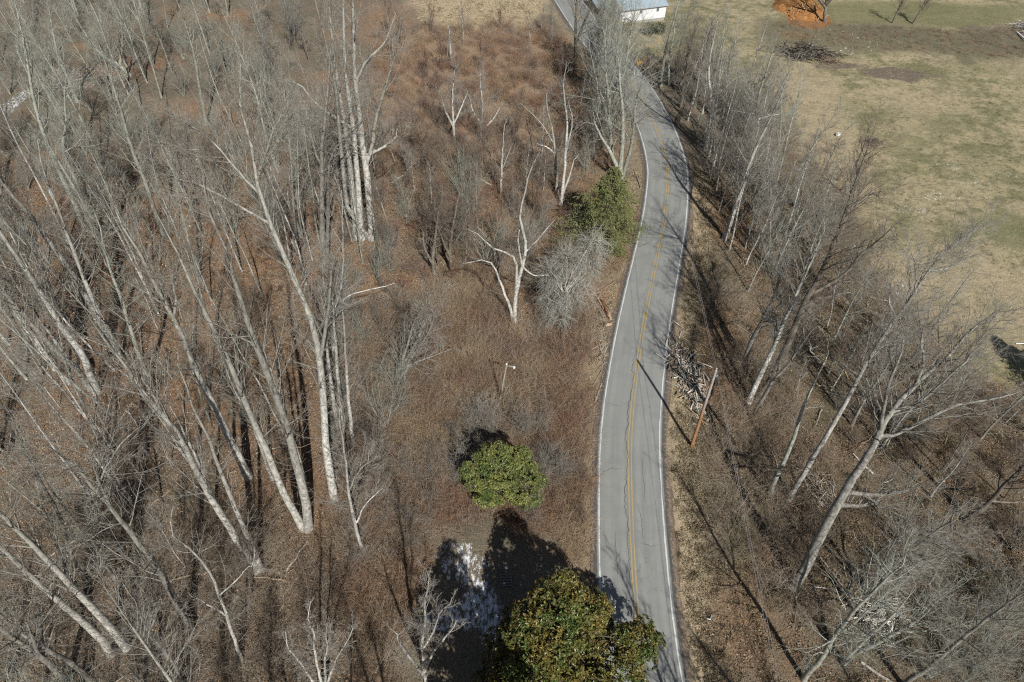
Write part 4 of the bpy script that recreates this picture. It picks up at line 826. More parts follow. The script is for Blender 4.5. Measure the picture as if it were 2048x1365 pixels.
# vine-draped tree
def vine_tree():
    rg = np.random.default_rng(77); foot = G(1128, 640); Y = foot.y; root = empty('vine_draped_tree', foot)
    tag(root, 'pale grey tree smothered in hanging bare vines below the hemlock', 'tree'); F0 = np.array(foot)
    lob = []
    for px, py, dy, a, b, c in [(1183,492,1.6,1.7,1.6,1.9),(1178,535,.6,1.5,1.5,1.7),(1140,575,-.5,2.5,2.0,2.0),(1105,590,-.6,1.8,1.7,1.6),(1118,632,-1.4,1.5,1.4,1.5),(1100,545,.8,1.7,1.6,1.7),(1135,520,1.0,1.7,1.6,1.7)]:
        lob.append((*(on_plane(px, py, Y+dy)-F0), a, b, c))
    P, R = limbs_to(lob, rg, foot, .2, 3); obj('limbs', mesh_np('limbs', [tubes(P, R*1.2, 6)], BARK), root)
    t = np.linspace(0, 1, 6); obj('trunk', mesh_np('trunk', [tubes(np.column_stack([t*.4, t*.3, t*4.6-.2]), .2-.1*t, 7)], BARK), root)
    C, D = lobe_points(lob, 1500, rg, .55, -.9); d = nrm(D*.7+np.array([0, 0, .25])+rg.normal(0, .45, D.shape)); pts = [C-D*.5]; L = rg.uniform(.7, 2.2, (len(C), 1))
    for k in range(5): pts.append(pts[-1]+d*L/5); d = nrm(d+np.array([0, 0, -.30])+rg.normal(0, .16, d.shape))
    q = np.stack(pts, 1); r = np.linspace(.020, .007, 6)[None]*rg.uniform(.6, 1.2, (len(C), 1))
    q2, r2 = spawn(q, r, 5, .1, 1, lambda t_, p: p*.35, 40, 3, .7, .005, -.12, .2, rg)
    obj('hanging_vines', mesh_np('hanging_vines', [tubes(q, r, 3), tubes(q2, r2, 3)], twig_mat('vine_stems', (.36, .365, .33), (.42, .42, .385))), root)
vine_tree()
#@@PART3
# ------------------------------------------------------------------ woodland fill: every tree and shrub an object of its own
PM = {}
def protos(key, n, fn): PM[key] = [fn(k) for k in range(n)]
protos('tall_l', 4, lambda k: proto_tree(100+k, 17+2*k, 'grey', 'l', 1+(k % 2), .15, .06, .85))
protos('tall_w', 4, lambda k: proto_tree(120+k, 18+2*k, 'poplar', 'w', 1, .15, .05, .9, seedn=25))
protos('mid_g', 5, lambda k: proto_tree(140+k, 9+1.2*k, 'grey', 'g', 1+(k % 3), .09, .09, .62))
protos('mid_d', 3, lambda k: proto_tree(160+k, 8+1.5*k, 'grey', 'd', 1+(k % 2), .08, .10, .6))
protos('bank', 5, lambda k: proto_tree(180+k, 11+1.3*k, 'thin', 'w' if k % 2 else 'l', 1, .125, .04, 1.05))
protos('pole_w', 6, lambda k: proto_tree(320+k, 15+1.8*k, 'thin', 'w' if k % 3 else 'l', 1, .105, .05, 1.5))
protos('shade', 3, lambda k: proto_tree(360+k, 16+1.3*k, 'poplar', 'w', 1, .19, .03, .6))
protos('sap_w', 4, lambda k: proto_tree(200+k, 4.5+.9*k, 'thin', 'w', 1, .045, .06, .75))
protos('sap_r', 4, lambda k: proto_tree(220+k, 3.6+.8*k, 'thin', 'r', 1+(k % 2), .04, .08, .75))
protos('shr_g', 5, lambda k: proto_shrub(240+k, 2.6+.4*k, 16, 'g', .42))
protos('shr_b', 4, lambda k: proto_shrub(260+k, 2.0+.35*k, 18, 'd', .5))
protos('shr_r', 4, lambda k: proto_shrub(280+k, 1.6+.3*k, 18, 'r', .5))
protos('shr_t', 3, lambda k: proto_shrub(300+k, 4.5+.8*k, 14, 'l', .34, n2=8, n3=6))
LM = [(1280,45,'the white house'),(1274,150,'the yellow sign'),(1207,492,'the olive hemlock'),(1128,640,'the vine-draped tree'),(1029,644,'the white forked tree'),(998,806,'the small leaning pole'),(1006,985,'the small round evergreen'),
 (1130,1280,'the large evergreen'),(1383,893,'the utility pole'),(1376,752,'the grey branch heap'),(1205,625,'the cut logs'),(720,480,'the multi-trunk giant'),(668,1000,'the tallest pale tree'),(610,1058,'the twin-stemmed tree'),(516,1142,'the speckled pale trunk'),
 (160,165,'the long snow patch'),(30,215,'the left-edge snow patch'),(550,270,'the snow specks'),(193,780,'the left-edge leaning trunks'),(376,1254,'the thick forked trunk'),(240,1300,'the corner trunk pair'),(1488,812,'the dark curved trunk'),(1584,1176,'the biggest right-bank tree'),
 (1925,1045,'the dark right-edge tree'),(1612,110,'the dark brush heap'),(1675,272,'the white tub'),(1676,480,'the lone field-edge tree'),(1492,365,'the pale crooked bank tree'),(1412,300,'the whitish kinked tree'),(1330,180,'the pale double tree'),(787,778,'the fuzzy shrubby tree'),
 (727,1110,'the slender whitish tree'),(950,20,'the straw grass strip'),(1115,385,'the whitish crooked tree'),(1243,360,'the pale V-forked tree'),(1690,1320,'the corner clump trunks'),(327,472,'the straight thicket tree'),(222,690,'the thick pale pole'),(412,250,'the tall slim thicket tree'),(903,118,'the slim clearing tree'),
 (1447,480,'the grey-white bank tree'),(1489,727,'the grey leaning trunk'),(1539,990,'the broken lichen tree'),(905,548,'the dark brown tree'),(1150,130,'the dark driveway tree')]
LMP = [(np.array(flat(a, b)), c) for a, b, c in LM]
USED = {}
def near_label(base, p, s, smin, smax):
    d = sorted((np.hypot(p[0]-q[0], p[1]-q[1]), i) for i, (q, c) in enumerate(LMP))
    f = (s-smin)/max(1e-6, smax-smin); sizes = ['small', 'smaller'] if f < .33 else (['large', 'larger'] if f > .67 else [''])
    cand = []
    for dist, i in d[:4]:
        q, c = LMP[i]; dx, dy = p[0]-q[0], p[1]-q[1]
        if abs(dx) > 2.2*abs(dy): r = 'left of' if dx < 0 else 'right of'
        elif abs(dy) > 2.2*abs(dx): r = 'beyond' if dy > 0 else 'in front of'
        else: r = ('behind and left of' if dx < 0 else 'behind and right of') if dy > 0 else ('in front and left of' if dx < 0 else 'in front and right of')
        q_ = 'close' if dist < 4 else ('' if dist < 11 else 'well')
        if q_ == 'close' and r == 'beyond': q_ = 'just'
        cand.append(' '.join(x for x in (sizes[0], base, q_, r, c) if x))
    for c in cand:
        if c not in USED and len(c.split()) <= 16: USED[c] = 1; return c
    return cand[0]
def fill(px, n, keys, label, cat, group, seed, name, smin=.8, smax=1.25, mind=1.2, tilt=.05, road=4.8, avoid=0):
    rg = np.random.default_rng(seed)
    for p in scatter_in(px, n, seed, mind, road):
        if avoid and any((p[0]-a)**2+(p[1]-b)**2 < avoid*avoid for a, b in FEET): continue
        pr = PM[keys[rg.integers(len(keys))]]; s = rg.uniform(smin, smax)
        place(pr[rg.integers(len(pr))], name, p, rg.uniform(0, 6.283), s, near_label(label, p, s, smin, smax), cat, group, (rg.normal(0, tilt), rg.normal(0, tilt)))
TH_UL = [(-260,20),(560,-60),(640,60),(600,330),(420,300),(150,330),(-160,330)]
fill(TH_UL, 64, ['tall_l', 'tall_l', 'mid_g'], 'slender lichen-grey thicket tree', 'tree', 'trees of the far thicket at upper left', 31, 'bare_tree', mind=2.5, avoid=2)
fill([(-100,300),(450,300),(640,380),(640,560),(300,620),(-100,480)], 26, ['mid_g', 'tall_l', 'mid_d'], 'thin grey bare tree', 'tree', 'thin trees inside the wood', 33, 'bare_tree', mind=2.2, avoid=1.5)
fill([(-40,470),(640,440),(660,900),(520,1060),(250,1180),(-40,1000)], 44, ['pole_w'], 'slender straight pale tree', 'tree', 'slender straight trees of the left wood', 57, 'bare_tree', mind=1.8, avoid=1.1, tilt=.035)
fill([(-60,470),(120,560),(230,690),(210,800),(0,760)], 9, ['pole_w', 'tall_w'], 'pale straight tree of the leaning group', 'tree', 'trees of the leaning group', 58, 'bare_tree', mind=1.5, avoid=1.2, tilt=.035)
fill([(680,470),(770,470),(765,510),(685,510)], 9, ['shr_g', 'shr_b'], 'low bare shrub round the giant', 'shrub', 'shrubs at the foot of the giant', 61, 'bare_shrub', mind=.8, smin=.5, smax=.8)
fill([(640,300),(760,330),(760,560),(640,560)], 10, ['pole_w', 'mid_g'], 'slim grey tree round the giant', 'tree', 'slim trees round the giant', 59, 'bare_tree', mind=1.6, avoid=1.0)
fill([(0,600),(600,560),(640,1000),(500,1330),(0,1330)], 24, ['sap_w', 'sap_w', 'mid_d'], 'thin understorey sapling', 'tree', 'understorey saplings in the left wood', 34, 'sapling', mind=2, avoid=1)
fill([(-700,700),(-60,640),(-60,1400),(60,1480),(-500,1500)], 11, ['tall_w'], 'pale tall margin tree', 'tree', 'trees at the left margin', 35, 'bare_tree', mind=3)
fill([(-60,1400),(420,1400),(520,1560),(0,1600)], 3, ['tall_w', 'tall_l'], 'pale tall margin tree', 'tree', 'trees at the bottom left margin', 36, 'bare_tree', mind=3)
rg = np.random.default_rng(301)
for k in range(30):
    x, y = (-40+34*((k*.618) % 1)+rg.uniform(-1, 1), rg.uniform(4.5, 10.5)) if k < 22 else (rg.uniform(13, 30), rg.uniform(2, 9))
    p = np.array([x, y, float(ground(np.array([x]), np.array([y]))[0])]); pr = PM['shade'][k % 3]
    place(pr, 'bare_tree', p, rg.uniform(0, 6.28), rg.uniform(.9, 1.08), near_label('tall bare foreground tree', p, 1, 0, 2), 'tree', 'trees nearer than the frame', (rg.normal(0, .03), rg.normal(0, .03)))
fill([(-100,120),(600,60),(640,330),(450,360),(-100,360)], 42, ['shr_t', 'shr_t', 'shr_g'], 'fuzzy grey thicket shrub', 'shrub', 'thicket shrubs at upper left', 37, 'bare_shrub', mind=1.6)
fill([(-60,330),(600,330),(640,520),(-60,520)], 26, ['shr_t', 'shr_g'], 'fuzzy brown-grey wood shrub', 'shrub', 'shrubs under the left wood', 38, 'bare_shrub', mind=1.8)
fill([(640,560),(800,500),(830,900),(700,1000),(650,900)], 36, ['shr_g', 'shr_b', 'shr_t'], 'tangled brown-grey shrub', 'shrub', 'tangle right of the tall pale tree', 39, 'bare_shrub', mind=1.4)
fill([(760,120),(1140,120),(1230,260),(1180,340),(1000,320),(800,330)], 60, ['shr_r', 'shr_r', 'shr_b'], 'low rusty clearing shrub', 'shrub', 'red-brown scrub of the clearing', 40, 'bare_shrub', mind=1.3)
fill([(760,60),(1100,60),(1200,240),(1000,330),(780,330)], 26, ['sap_w', 'sap_r'], 'thin upright scrub sapling', 'tree', 'saplings in the red-brown scrub', 41, 'sapling', mind=2)
fill([(740,330),(1180,330),(1130,480),(1000,560),(760,540)], 44, ['sap_r', 'mid_d', 'sap_w', 'shr_t'], 'brownish young bare tree', 'tree', 'young trees between the giant and the hemlock', 42, 'young_tree', mind=1.7, avoid=1.2)
fill([(760,380),(1150,380),(1080,560),(780,580)], 28, ['shr_g', 'shr_b', 'shr_r'], 'purplish brown bare shrub', 'shrub', 'shrubs left of the hemlock', 43, 'bare_shrub', mind=1.3)
fill([(1165,175),(1250,110),(1270,300),(1190,330)], 24, ['tall_l', 'mid_g', 'shr_t'], 'grey bare grove tree', 'tree', 'grove inside the road bend', 44, 'bare_tree', mind=1.8, avoid=1.2, smin=.7)
fill([(1150,20),(1220,60),(1260,120),(1200,130)], 6, ['mid_g'], 'fine grey bare tree', 'tree', 'trees between upper road and house', 45, 'bare_tree', mind=2, road=5.5)
BANK = [(1310,140),(1345,120),(1440,190),(1540,300),(1600,420),(1640,520),(1560,640),(1470,560),(1430,420),(1400,300),(1350,220)]
fill(BANK, 72, ['bank', 'bank', 'mid_g'], 'slim upright bank-row tree', 'tree', 'dense row along the right bank', 46, 'bare_tree', mind=1.4, avoid=.9, tilt=.04, road=5.4)
fill(BANK, 14, ['shr_t', 'shr_g'], 'brushy grey bank shrub', 'shrub', 'brush under the right bank row', 47, 'bare_shrub', mind=1.3, road=5.6)
fill([(1500,640),(1680,560),(1760,700),(1850,900),(1740,960),(1560,860)], 16, ['sap_w', 'shr_g', 'sap_r'], 'thin right-bank sapling', 'tree', 'saplings among the right bank trees', 48, 'sapling', mind=2, avoid=1)
fill([(1600,560),(1760,640),(1900,780),(2040,840),(2040,1010),(1820,1000),(1650,800)], 18, ['bank', 'mid_g', 'mid_d'], 'slim bare slope tree', 'tree', 'slim trees on the right slope', 60, 'bare_tree', mind=2, avoid=1.4)
fill([(1680,880),(1980,760),(2120,900),(2050,1100),(1850,1080)], 20, ['shr_g', 'shr_b', 'sap_w'], 'grey-brown slope shrub', 'shrub', 'shrubs on the slope at the right edge', 49, 'bare_shrub', mind=1.8)
fill([(1740,1090),(2080,1050),(2120,1380),(1860,1400),(1760,1260)], 30, ['shr_t', 'shr_g'], 'silvery twiggy clump shrub', 'shrub', 'twiggy clump in the bottom right corner', 50, 'bare_shrub', mind=1.2)
fill([(880,850),(960,820),(1090,870),(1140,980),(1080,1030),(930,1020)], 5, ['shr_g', 'shr_g', 'shr_b'], 'crowding bare grey shrub', 'shrub', 'bare shrubs round the small evergreen', 51, 'bare_shrub', mind=1.0, smin=.7, smax=1.0)
for kk, (pp, nn) in enumerate([([(905,870),(958,850),(962,1010),(915,1000)], 8), ([(1066,930),(1120,925),(1115,1035),(1050,1035)], 8), ([(940,848),(1050,845),(1050,885),(940,890)], 6)]):
    fill(pp, nn, ['shr_g'], 'bare grey shrub hugging the evergreen', 'shrub', 'bare shrubs round the small evergreen', 151+kk, 'bare_shrub', mind=.6, smin=.85, smax=1.25)
fill([(1090,880),(1180,870),(1185,1090),(1090,1040)], 14, ['shr_b', 'shr_r'], 'tan arching shrub', 'shrub', 'arching shrubs by the left road edge', 52, 'bare_shrub', mind=1.0, smin=.7, smax=1.0, road=4.4)
fill([(830,620),(1180,660),(1170,860),(900,840)], 18, ['shr_r', 'shr_b', 'shr_r'], 'low purplish bramble shrub', 'shrub', 'brambles round the small leaning pole', 53, 'bare_shrub', mind=1.3, smin=.5, smax=.9)
fill([(690,960),(880,900),(860,1080),(720,1180)], 26, ['shr_g', 'shr_g', 'shr_b'], 'tangled tan shrub', 'shrub', 'tangled shrubs left of the snowy shade', 54, 'bare_shrub', mind=1.3, smin=.6, smax=.95)
fill([(1560,200),(1620,260),(1740,330),(1720,420),(1640,330)], 8, ['shr_r', 'shr_b'], 'low dark grass-edge shrub', 'shrub', 'shrubs at the field edge', 55, 'bare_shrub', mind=2, smin=.5, smax=.9)

# ------------------------------------------------------------------ ground cover that nobody could count (one object each)
def gn_scatter(name, pts, rot, scl, idx, meshes, label, cat):
    src = bpy.data.collections.new(name+'_pieces')
    for k, me in enumerate(meshes): obj('%s_piece' % name, me, None, None, src)
    me = bpy.data.meshes.new(name); me.vertices.add(len(pts)); me.vertices.foreach_set('co', np.asarray(pts, np.float32).ravel())
    a = me.attributes.new('rot', 'FLOAT_VECTOR', 'POINT'); a.data.foreach_set('vector', np.asarray(rot, np.float32).ravel())
    a = me.attributes.new('scl', 'FLOAT', 'POINT'); a.data.foreach_set('value', np.asarray(scl, np.float32))
    a = me.attributes.new('idx', 'INT', 'POINT'); a.data.foreach_set('value', np.asarray(idx, np.int32)); me.update()
    o = obj(name, me); tag(o, label, cat, None, 'stuff')
    ng = bpy.data.node_groups.new(name, 'GeometryNodeTree')
    ng.interface.new_socket('Geometry', in_out='INPUT', socket_type='NodeSocketGeometry'); ng.interface.new_socket('Geometry', in_out='OUTPUT', socket_type='NodeSocketGeometry')
    N = ng.nodes.new; gi = N('NodeGroupInput'); go = N('NodeGroupOutput'); ip = N('GeometryNodeInstanceOnPoints'); ci = N('GeometryNodeCollectionInfo')
    ci.inputs['Collection'].default_value = src; ci.inputs['Separate Children'].default_value = True; ci.inputs['Reset Children'].default_value = True
    ip.inputs['Pick Instance'].default_value = True
    def na(n, ty): x = N('GeometryNodeInputNamedAttribute'); x.data_type = ty; x.inputs[0].default_value = n; return [s for s in x.outputs if s.enabled and s.name == 'Attribute'][0]
    L = ng.links.new; L(gi.outputs[0], ip.inputs['Points']); L(ci.outputs[0], ip.inputs['Instance']); L(na('idx', 'INT'), ip.inputs['Instance Index'])
    L(na('rot', 'FLOAT_VECTOR'), ip.inputs['Rotation']); L(na('scl', 'FLOAT'), ip.inputs['Scale']); L(ip.outputs[0], go.inputs[0])
    m = o.modifiers.new('scatter', 'NODES'); m.node_group = ng; return o
def litter_tile(seed, n=190, rad=1.45):
    rg = np.random.default_rng(seed); c = np.column_stack([rg.normal(0, rad*.55, (n, 2)), rg.uniform(.015, .07, n)]); az = rg.uniform(0, 6.283, n); L = rg.uniform(.07, .16, n)[:, None]
    d = nrm(np.column_stack([np.cos(az), np.sin(az), rg.normal(0, .35, n)])); up = nrm(np.column_stack([rg.normal(0, .45, (n, 2)), np.ones(n)])); s = nrm(np.cross(d, up)); u = np.cross(s, d)
    V = np.stack([c-d*L*.5, c+s*L*.36+u*L*.18, c+d*L*.5, c-s*L*.36+u*L*.18], 1).reshape(-1, 3); b = np.arange(n)[:, None]*4
    return V, np.vstack([b+np.array([[0, 1, 2]]), b+np.array([[0, 2, 3]])])
t_ = NT('dead_leaf', .7, .3); c_ = t_.ramp(t_.island(), [(0, (.06, .042, .029)), (.45, (.175, .118, .075)), (.85, (.29, .20, .125)), (1, (.48, .38, .27))]); LEAFD = t_.col(c_)
tiles = [mesh_np('dead_leaves', [litter_tile(400+k)], LEAFD, False) for k in range(6)]
LW = [(-300,330),(640,300),(760,420),(800,560),(840,760),(880,1060),(700,1420),(-700,1420)]
MW = [(640,300),(1180,330),(1200,560),(1180,700),(880,700),(800,560)]
RW = [(1400,330),(1560,330),(1760,620),(1950,760),(2300,850),(2300,1420),(1370,1420),(1350,800)]
def rnd3(n, rg, tx=.0): return np.column_stack([rg.normal(0, tx, n), rg.normal(0, tx, n), rg.uniform(0, 6.283, n)])
def snow_at(p):
    pr = np.stack([np.searchsorted(gx, p[:, 0]), np.searchsorted(gy, p[:, 1])], 1); k = np.clip(pr[:, 0], 0, nx-1)*ny+np.clip(pr[:, 1], 0, ny-1); return m_snow[k], m_field[k], m_rust[k], m_verge[k]
rg = np.random.default_rng(60)
lp = np.vstack([scatter_in(LW, 3600, 61), scatter_in(MW, 900, 62), scatter_in(RW, 600, 63, 0, 5.2)]); lp = lp[snow_at(lp)[0] < .3]
gn_scatter('leaf_litter', lp, rnd3(len(lp), rg), rg.uniform(.8, 1.2, len(lp)), rg.integers(0, 6, len(lp)), tiles, 'brown fallen leaves strewn over the woodland floor', 'leaf litter')
def canes(seed, n, h, sp, n2, r0, droop=-.14):
    rg = np.random.default_rng(seed); az = rg.uniform(0, 6.283, n); s = np.abs(rg.normal(.5, .35, n)); d = nrm(np.column_stack([np.cos(az)*s, np.sin(az)*s, np.ones(n)])); L = h*rg.uniform(.5, 1.3, n)[:, None]
    p = np.column_stack([rg.normal(0, sp, (n, 2)), np.full(n, -.04)]); pts = [p]
    for k in range(4): pts.append(pts[-1]+d*L/4); d = nrm(d+rg.normal(0, .2, d.shape)+np.array([0, 0, droop]))
    q = np.stack(pts, 1); r = np.linspace(r0, r0*.45, 5)[None]*np.ones((n, 1)); q2, r2 = spawn(q, r, n2, .3, 1, lambda t, pl: pl*.45, 45, 3, .7, r0*.4, -.05, .18, rg)
    return [tubes(q, r, 3), tubes(q2, r2, 3)]
brm = [mesh_np('brambles', canes(500+k, 40, 1.15, .40, 4, .0105), twig_mat('bramble_%s' % nm, a, b)) for k, (nm, a, b) in enumerate([('rust', (.28, .168, .108), (.37, .235, .155)), ('purple', (.24, .19, .165), (.32, .26, .225)), ('straw', (.38, .29, .20), (.46, .36, .25)), ('brown', (.24, .165, .11), (.31, .22, .15)), ('tan', (.34, .25, .165), (.43, .33, .225))])]
brm += [mesh_np('brambles', canes(520+k, 20, 2.3, .5, 5, .011, -.20), twig_mat('dead_canes_%d' % k, a, b)) for k, (a, b) in enumerate([((.31, .26, .20), (.41, .36, .29)), ((.25, .19, .14), (.34, .27, .21))])]
bp = np.vstack([scatter_in(RUST, 1700, 64, 0, 4.4), scatter_in(RUST2, 1500, 65, 0, 4.2), scatter_in([(700,1000),(1190,960),(1195,1100),(1080,1120),(1000,1010),(860,1090),(820,1250),(700,1380)], 900, 66, 0, 4.2), scatter_in(MW, 700, 67), scatter_in([(640,640),(860,600),(880,1000),(700,1000)], 500, 68), scatter_in([(1200,560),(1290,360),(1280,420),(1240,560),(1200,800),(1170,800)], 300, 69, 0, 4.2)])
bi = rg.choice(5, len(bp), p=[.30, .12, .20, .16, .22]); bn = NB.fbm(bp[:, 0]*.22, bp[:, 1]*.22, 3); bi = np.where(bn > .22, rg.choice([2, 4], len(bp)), bi); bi = np.where(bn < -.25, rg.choice([0, 1], len(bp)), bi); kp_ = NC.fbm(bp[:, 0]*.35, bp[:, 1]*.35, 3)+rg.normal(0, .12, len(bp)) > -.12; bp = bp[kp_]; bi = bi[kp_]; sm = snow_at(bp)[0]; bp = bp[sm < .66]; bi = bi[sm < .66]
def off_logs(p):
    k = np.ones(len(p), bool)
    for ql in ([(1168,572),(1240,560),(1236,700),(1215,830),(1175,830),(1175,680)], [(1322,660),(1420,650),(1425,850),(1335,850)]): k &= ~inside(poly_world(ql), p[:, 0], p[:, 1])
    return k
kl = off_logs(bp); bp = bp[kl]; bi = bi[kl]
ex = np.vstack([scatter_in(RUST2, 80, 164, 0, 4.6), scatter_in(MW, 90, 165), scatter_in([(690,600),(880,600),(900,900),(870,1120),(700,1180),(660,1000)], 170, 166), scatter_in([(200,1000),(640,1000),(820,1380),(100,1400)], 110, 167), scatter_in(RUST, 90, 168), scatter_in([(1400,560),(1500,620),(1700,1000),(1600,1300),(1420,1000)], 110, 169, 0, 6.5)])
wd_ = scatter_in([(1520,40),(1700,50),(2080,62),(2080,118),(1800,104),(1600,98)], 420, 170)
ex = ex[off_logs(ex)]; bp = np.vstack([bp, ex, wd_]); bi = np.concatenate([bi, rg.choice([5, 6], len(ex)), rg.choice([3, 4, 6], len(wd_))])
gn_scatter('bramble_scrub', bp, rnd3(len(bp), rg, .08), np.concatenate([np.clip(rg.normal(.85, .35, len(bp)-len(ex)-len(wd_)), .35, 1.9), rg.uniform(.7, 1.3, len(ex)), rg.uniform(.25, .5, len(wd_))]), bi, brm, 'tangle of rusty brambles and dry weeds filling the clearings', 'brambles')
def tuft(seed, n, h, w):
    rg = np.random.default_rng(seed); az = rg.uniform(0, 6.283, n); s = np.abs(rg.normal(.7, .4, n)); d = nrm(np.column_stack([np.cos(az)*s, np.sin(az)*s, np.ones(n)])); L = h*rg.uniform(.5, 1.2, n)[:, None]
    p = np.column_stack([rg.normal(0, .3, (n, 2)), np.full(n, -.02)]); sd_ = nrm(np.column_stack([-d[:, 1], d[:, 0], np.zeros(n)]))*w
    m = p+d*L*.55; e = m+nrm(d+np.array([0, 0, -.7]))*L*.5; V = np.stack([p-sd_, p+sd_, m+sd_*.8, e, m-sd_*.8], 1).reshape(-1, 3); return V, np.arange(n)[:, None]*5+np.arange(5)[None]
def grass_mat(nm, a, b): 
    t = NT(nm, .8, .2); return t.col(t.ramp(t.island(), [(0, a), (1, b)]))
gm_ = [grass_mat('straw_grass', (.36, .285, .18), (.60, .51, .35)), grass_mat('dun_grass', (.19, .145, .092), (.36, .29, .195)), grass_mat('green_grass', (.10, .10, .045), (.22, .20, .10))]
tf = [mesh_np('grass_tuft', [tuft(600+k, 46, .34, .011)], gm_[k % 3], False) for k in range(6)]
q = RC[(RC[:, 1] < 88)]; vp = []
for sgn, n, lo, hi in ((1, 1500, 3.95, 6.4), (-1, 500, 4.0, 5.4)):
    k = rg.integers(0, len(q), n); o = rg.uniform(lo, hi, n)*sgn; vp.append(np.column_stack([RC[k]+RN[k]*o[:, None]+rg.normal(0, .3, (n, 2)), np.zeros(n)]))
vp = np.vstack(vp); vp[:, 2] = ground(vp[:, 0], vp[:, 1]); vp = vp[np.abs(road_dist(vp[:, 0], vp[:, 1])) > 3.85]
vi = rg.choice(6, len(vp), p=[.34, .1, .04, .34, .14, .04])
rp = scatter_in(RW, 2100, 71, 0, 6); ri = rg.choice(6, len(rp), p=[.08, .32, .10, .08, .32, .10])
stp = scatter_in(STRAW, 500, 72, 0, 5); sti = rg.choice(6, len(stp), p=[.5, .05, 0, .4, .05, 0])
fp = scatter_in([(1380,90),(1560,220),(1700,420),(1780,600),(2000,800),(2300,760),(2300,300),(2100,60),(1500,40)], 1500, 73, 0, 6); fm_ = NA.fbm(fp[:, 0]*.12, fp[:, 1]*.12, 3); fi = np.where(fm_ > .12, rg.choice([2, 5, 1], len(fp)), rg.choice([0, 3, 1, 4], len(fp)))
gp = np.vstack([vp, rp, stp, fp]); gi_ = np.concatenate([vi, ri, sti, fi]); gs = np.concatenate([rg.uniform(.4, .95, len(vp)), rg.uniform(.6, 1.2, len(rp)), rg.uniform(.8, 1.6, len(stp)), rg.uniform(.2, .42, len(fp))])
gn_scatter('dry_grass', gp, rnd3(len(gp), rg, .1), gs, gi_, tf, 'dry winter grass tufts on the road verges and the field', 'grass')
def sticks(seed, n=9):
    rg = np.random.default_rng(seed); P = []; R = []
    for k in range(n):
        a = rg.uniform(0, 6.283); L = rg.uniform(.6, 2.4); c = rg.normal(0, 1.0, 2); t = np.linspace(-.5, .5, 4)[:, None]
        P.append(np.column_stack([c+t*L*np.array([math.cos(a), math.sin(a)])+rg.normal(0, .06, (4, 2)), rg.uniform(.03, .12)+t[:, 0]*L*rg.normal(0, .12)])); R.append(np.linspace(rg.uniform(.012, .03), .006, 4))
    return tubes(np.array(P), np.array(R), 4)
stk = [mesh_np('sticks', [sticks(700+k)], m) for k, m in enumerate([TWIGG, TWIGB, TWIG, TWIGG])]
sp_ = np.vstack([scatter_in(LW, 700, 74), scatter_in(RW, 330, 75, 0, 5.5), scatter_in(MW, 260, 76), scatter_in(RUST2, 240, 77), scatter_in(RUST, 120, 78), scatter_in([(640,640),(860,600),(880,1000),(700,1000)], 200, 79)])
gn_scatter('fallen_twigs', sp_, rnd3(len(sp_), rg), rg.uniform(.6, 1.1, len(sp_)), rg.integers(0, 4, len(sp_)), stk, 'small fallen twigs lying on the woodland floor', 'twigs')

# ------------------------------------------------------------------ poles, wires, sign
def pole_mat():
    t = NT('pole_wood', .85, .2); g = t.coord((1, 1, .12)); n = t.noise(g, 9, 5, .7); s = t.n('ShaderNodeSeparateXYZ'); t.l(t.coord(), s.inputs[0])
    new = t.ramp(n, [(.3, (.26, .115, .042)), (.7, (.42, .205, .085))]); old = t.ramp(n, [(.3, (.27, .25, .225)), (.7, (.44, .42, .385))])
    return t.col(t.mix(t.fr(s.outputs[2], 4.6, 7.6), new, old))
M_STEEL = mat_simple('galvanised_steel', (.42, .43, .43), .5, .5); M_GREYW = mat_simple('weathered_wood', (.36, .33, .28), .9, .2, .25, 6); M_PORC = mat_simple('porcelain', (.6, .6, .58), .3)
def wood_pole(label, foot, top, r0, r1, mat_, group=None):
    root = empty('utility_pole', foot); tag(root, label, 'utility pole', group); t = np.linspace(0, 1, 8)[:, None]; F = np.array(foot); Q = (np.array([0, 0, -.4])*(1-t)+(np.array(top)-F)*t); Rr = np.linspace(r0, r1, 8)
    obj('shaft', mesh_np('shaft', [tubes(Q, Rr, 12), disc(Q[-1], Q[-1]-Q[-2], r1, 12)], mat_), root); return root
pf = G(1383, 893); pt = on_plane(1432, 741, pf.y)
up_ = wood_pole('tall wooden utility pole, orange below and grey above, right of the road', pf, pt, .165, .115, pole_mat())
tp = np.array(pt)-np.array(pf)
obj('insulator', mesh_np('insulator', [tubes(np.array([tp+[0, 0, -.02], tp+[0, 0, .10], tp+[0, 0, .16], tp+[0, 0, .26], tp+[0, 0, .3]]), np.array([.03, .03, .075, .06, .02]), 8)], M_PORC), up_)
obj('bracket', mesh_np('bracket', [box(tuple(tp+np.array([.14, 0, -.75])), (.2, .06, .06)), box(tuple(tp+np.array([.24, 0, -.72])), (.07, .07, .16))], M_STEEL, False), up_)
obj('ground_wire', mesh_np('ground_wire', [tubes(np.array([[-.10, -.12, .2], tp*.5+np.array([-.07, -.115, 0]), tp*.93+np.array([-.05, -.09, 0])]), np.full(3, .012), 4)], M_STEEL), up_)
def wire(a, b, sag, r=.013):
    t = np.linspace(0, 1, 40)[:, None]; P = np.array(a)*(1-t)+np.array(b)*t; P[:, 2] -= sag*4*(t*(1-t))[:, 0]; return tubes(P, np.full(40, r), 4)
M_WIRE = mat_simple('aluminium_wire', (.30, .30, .30), .5, .5)
Tp = np.array(pt); nearp = np.array([14.5, -24, 11.2]); farp = np.array([26., 190, 12.5])
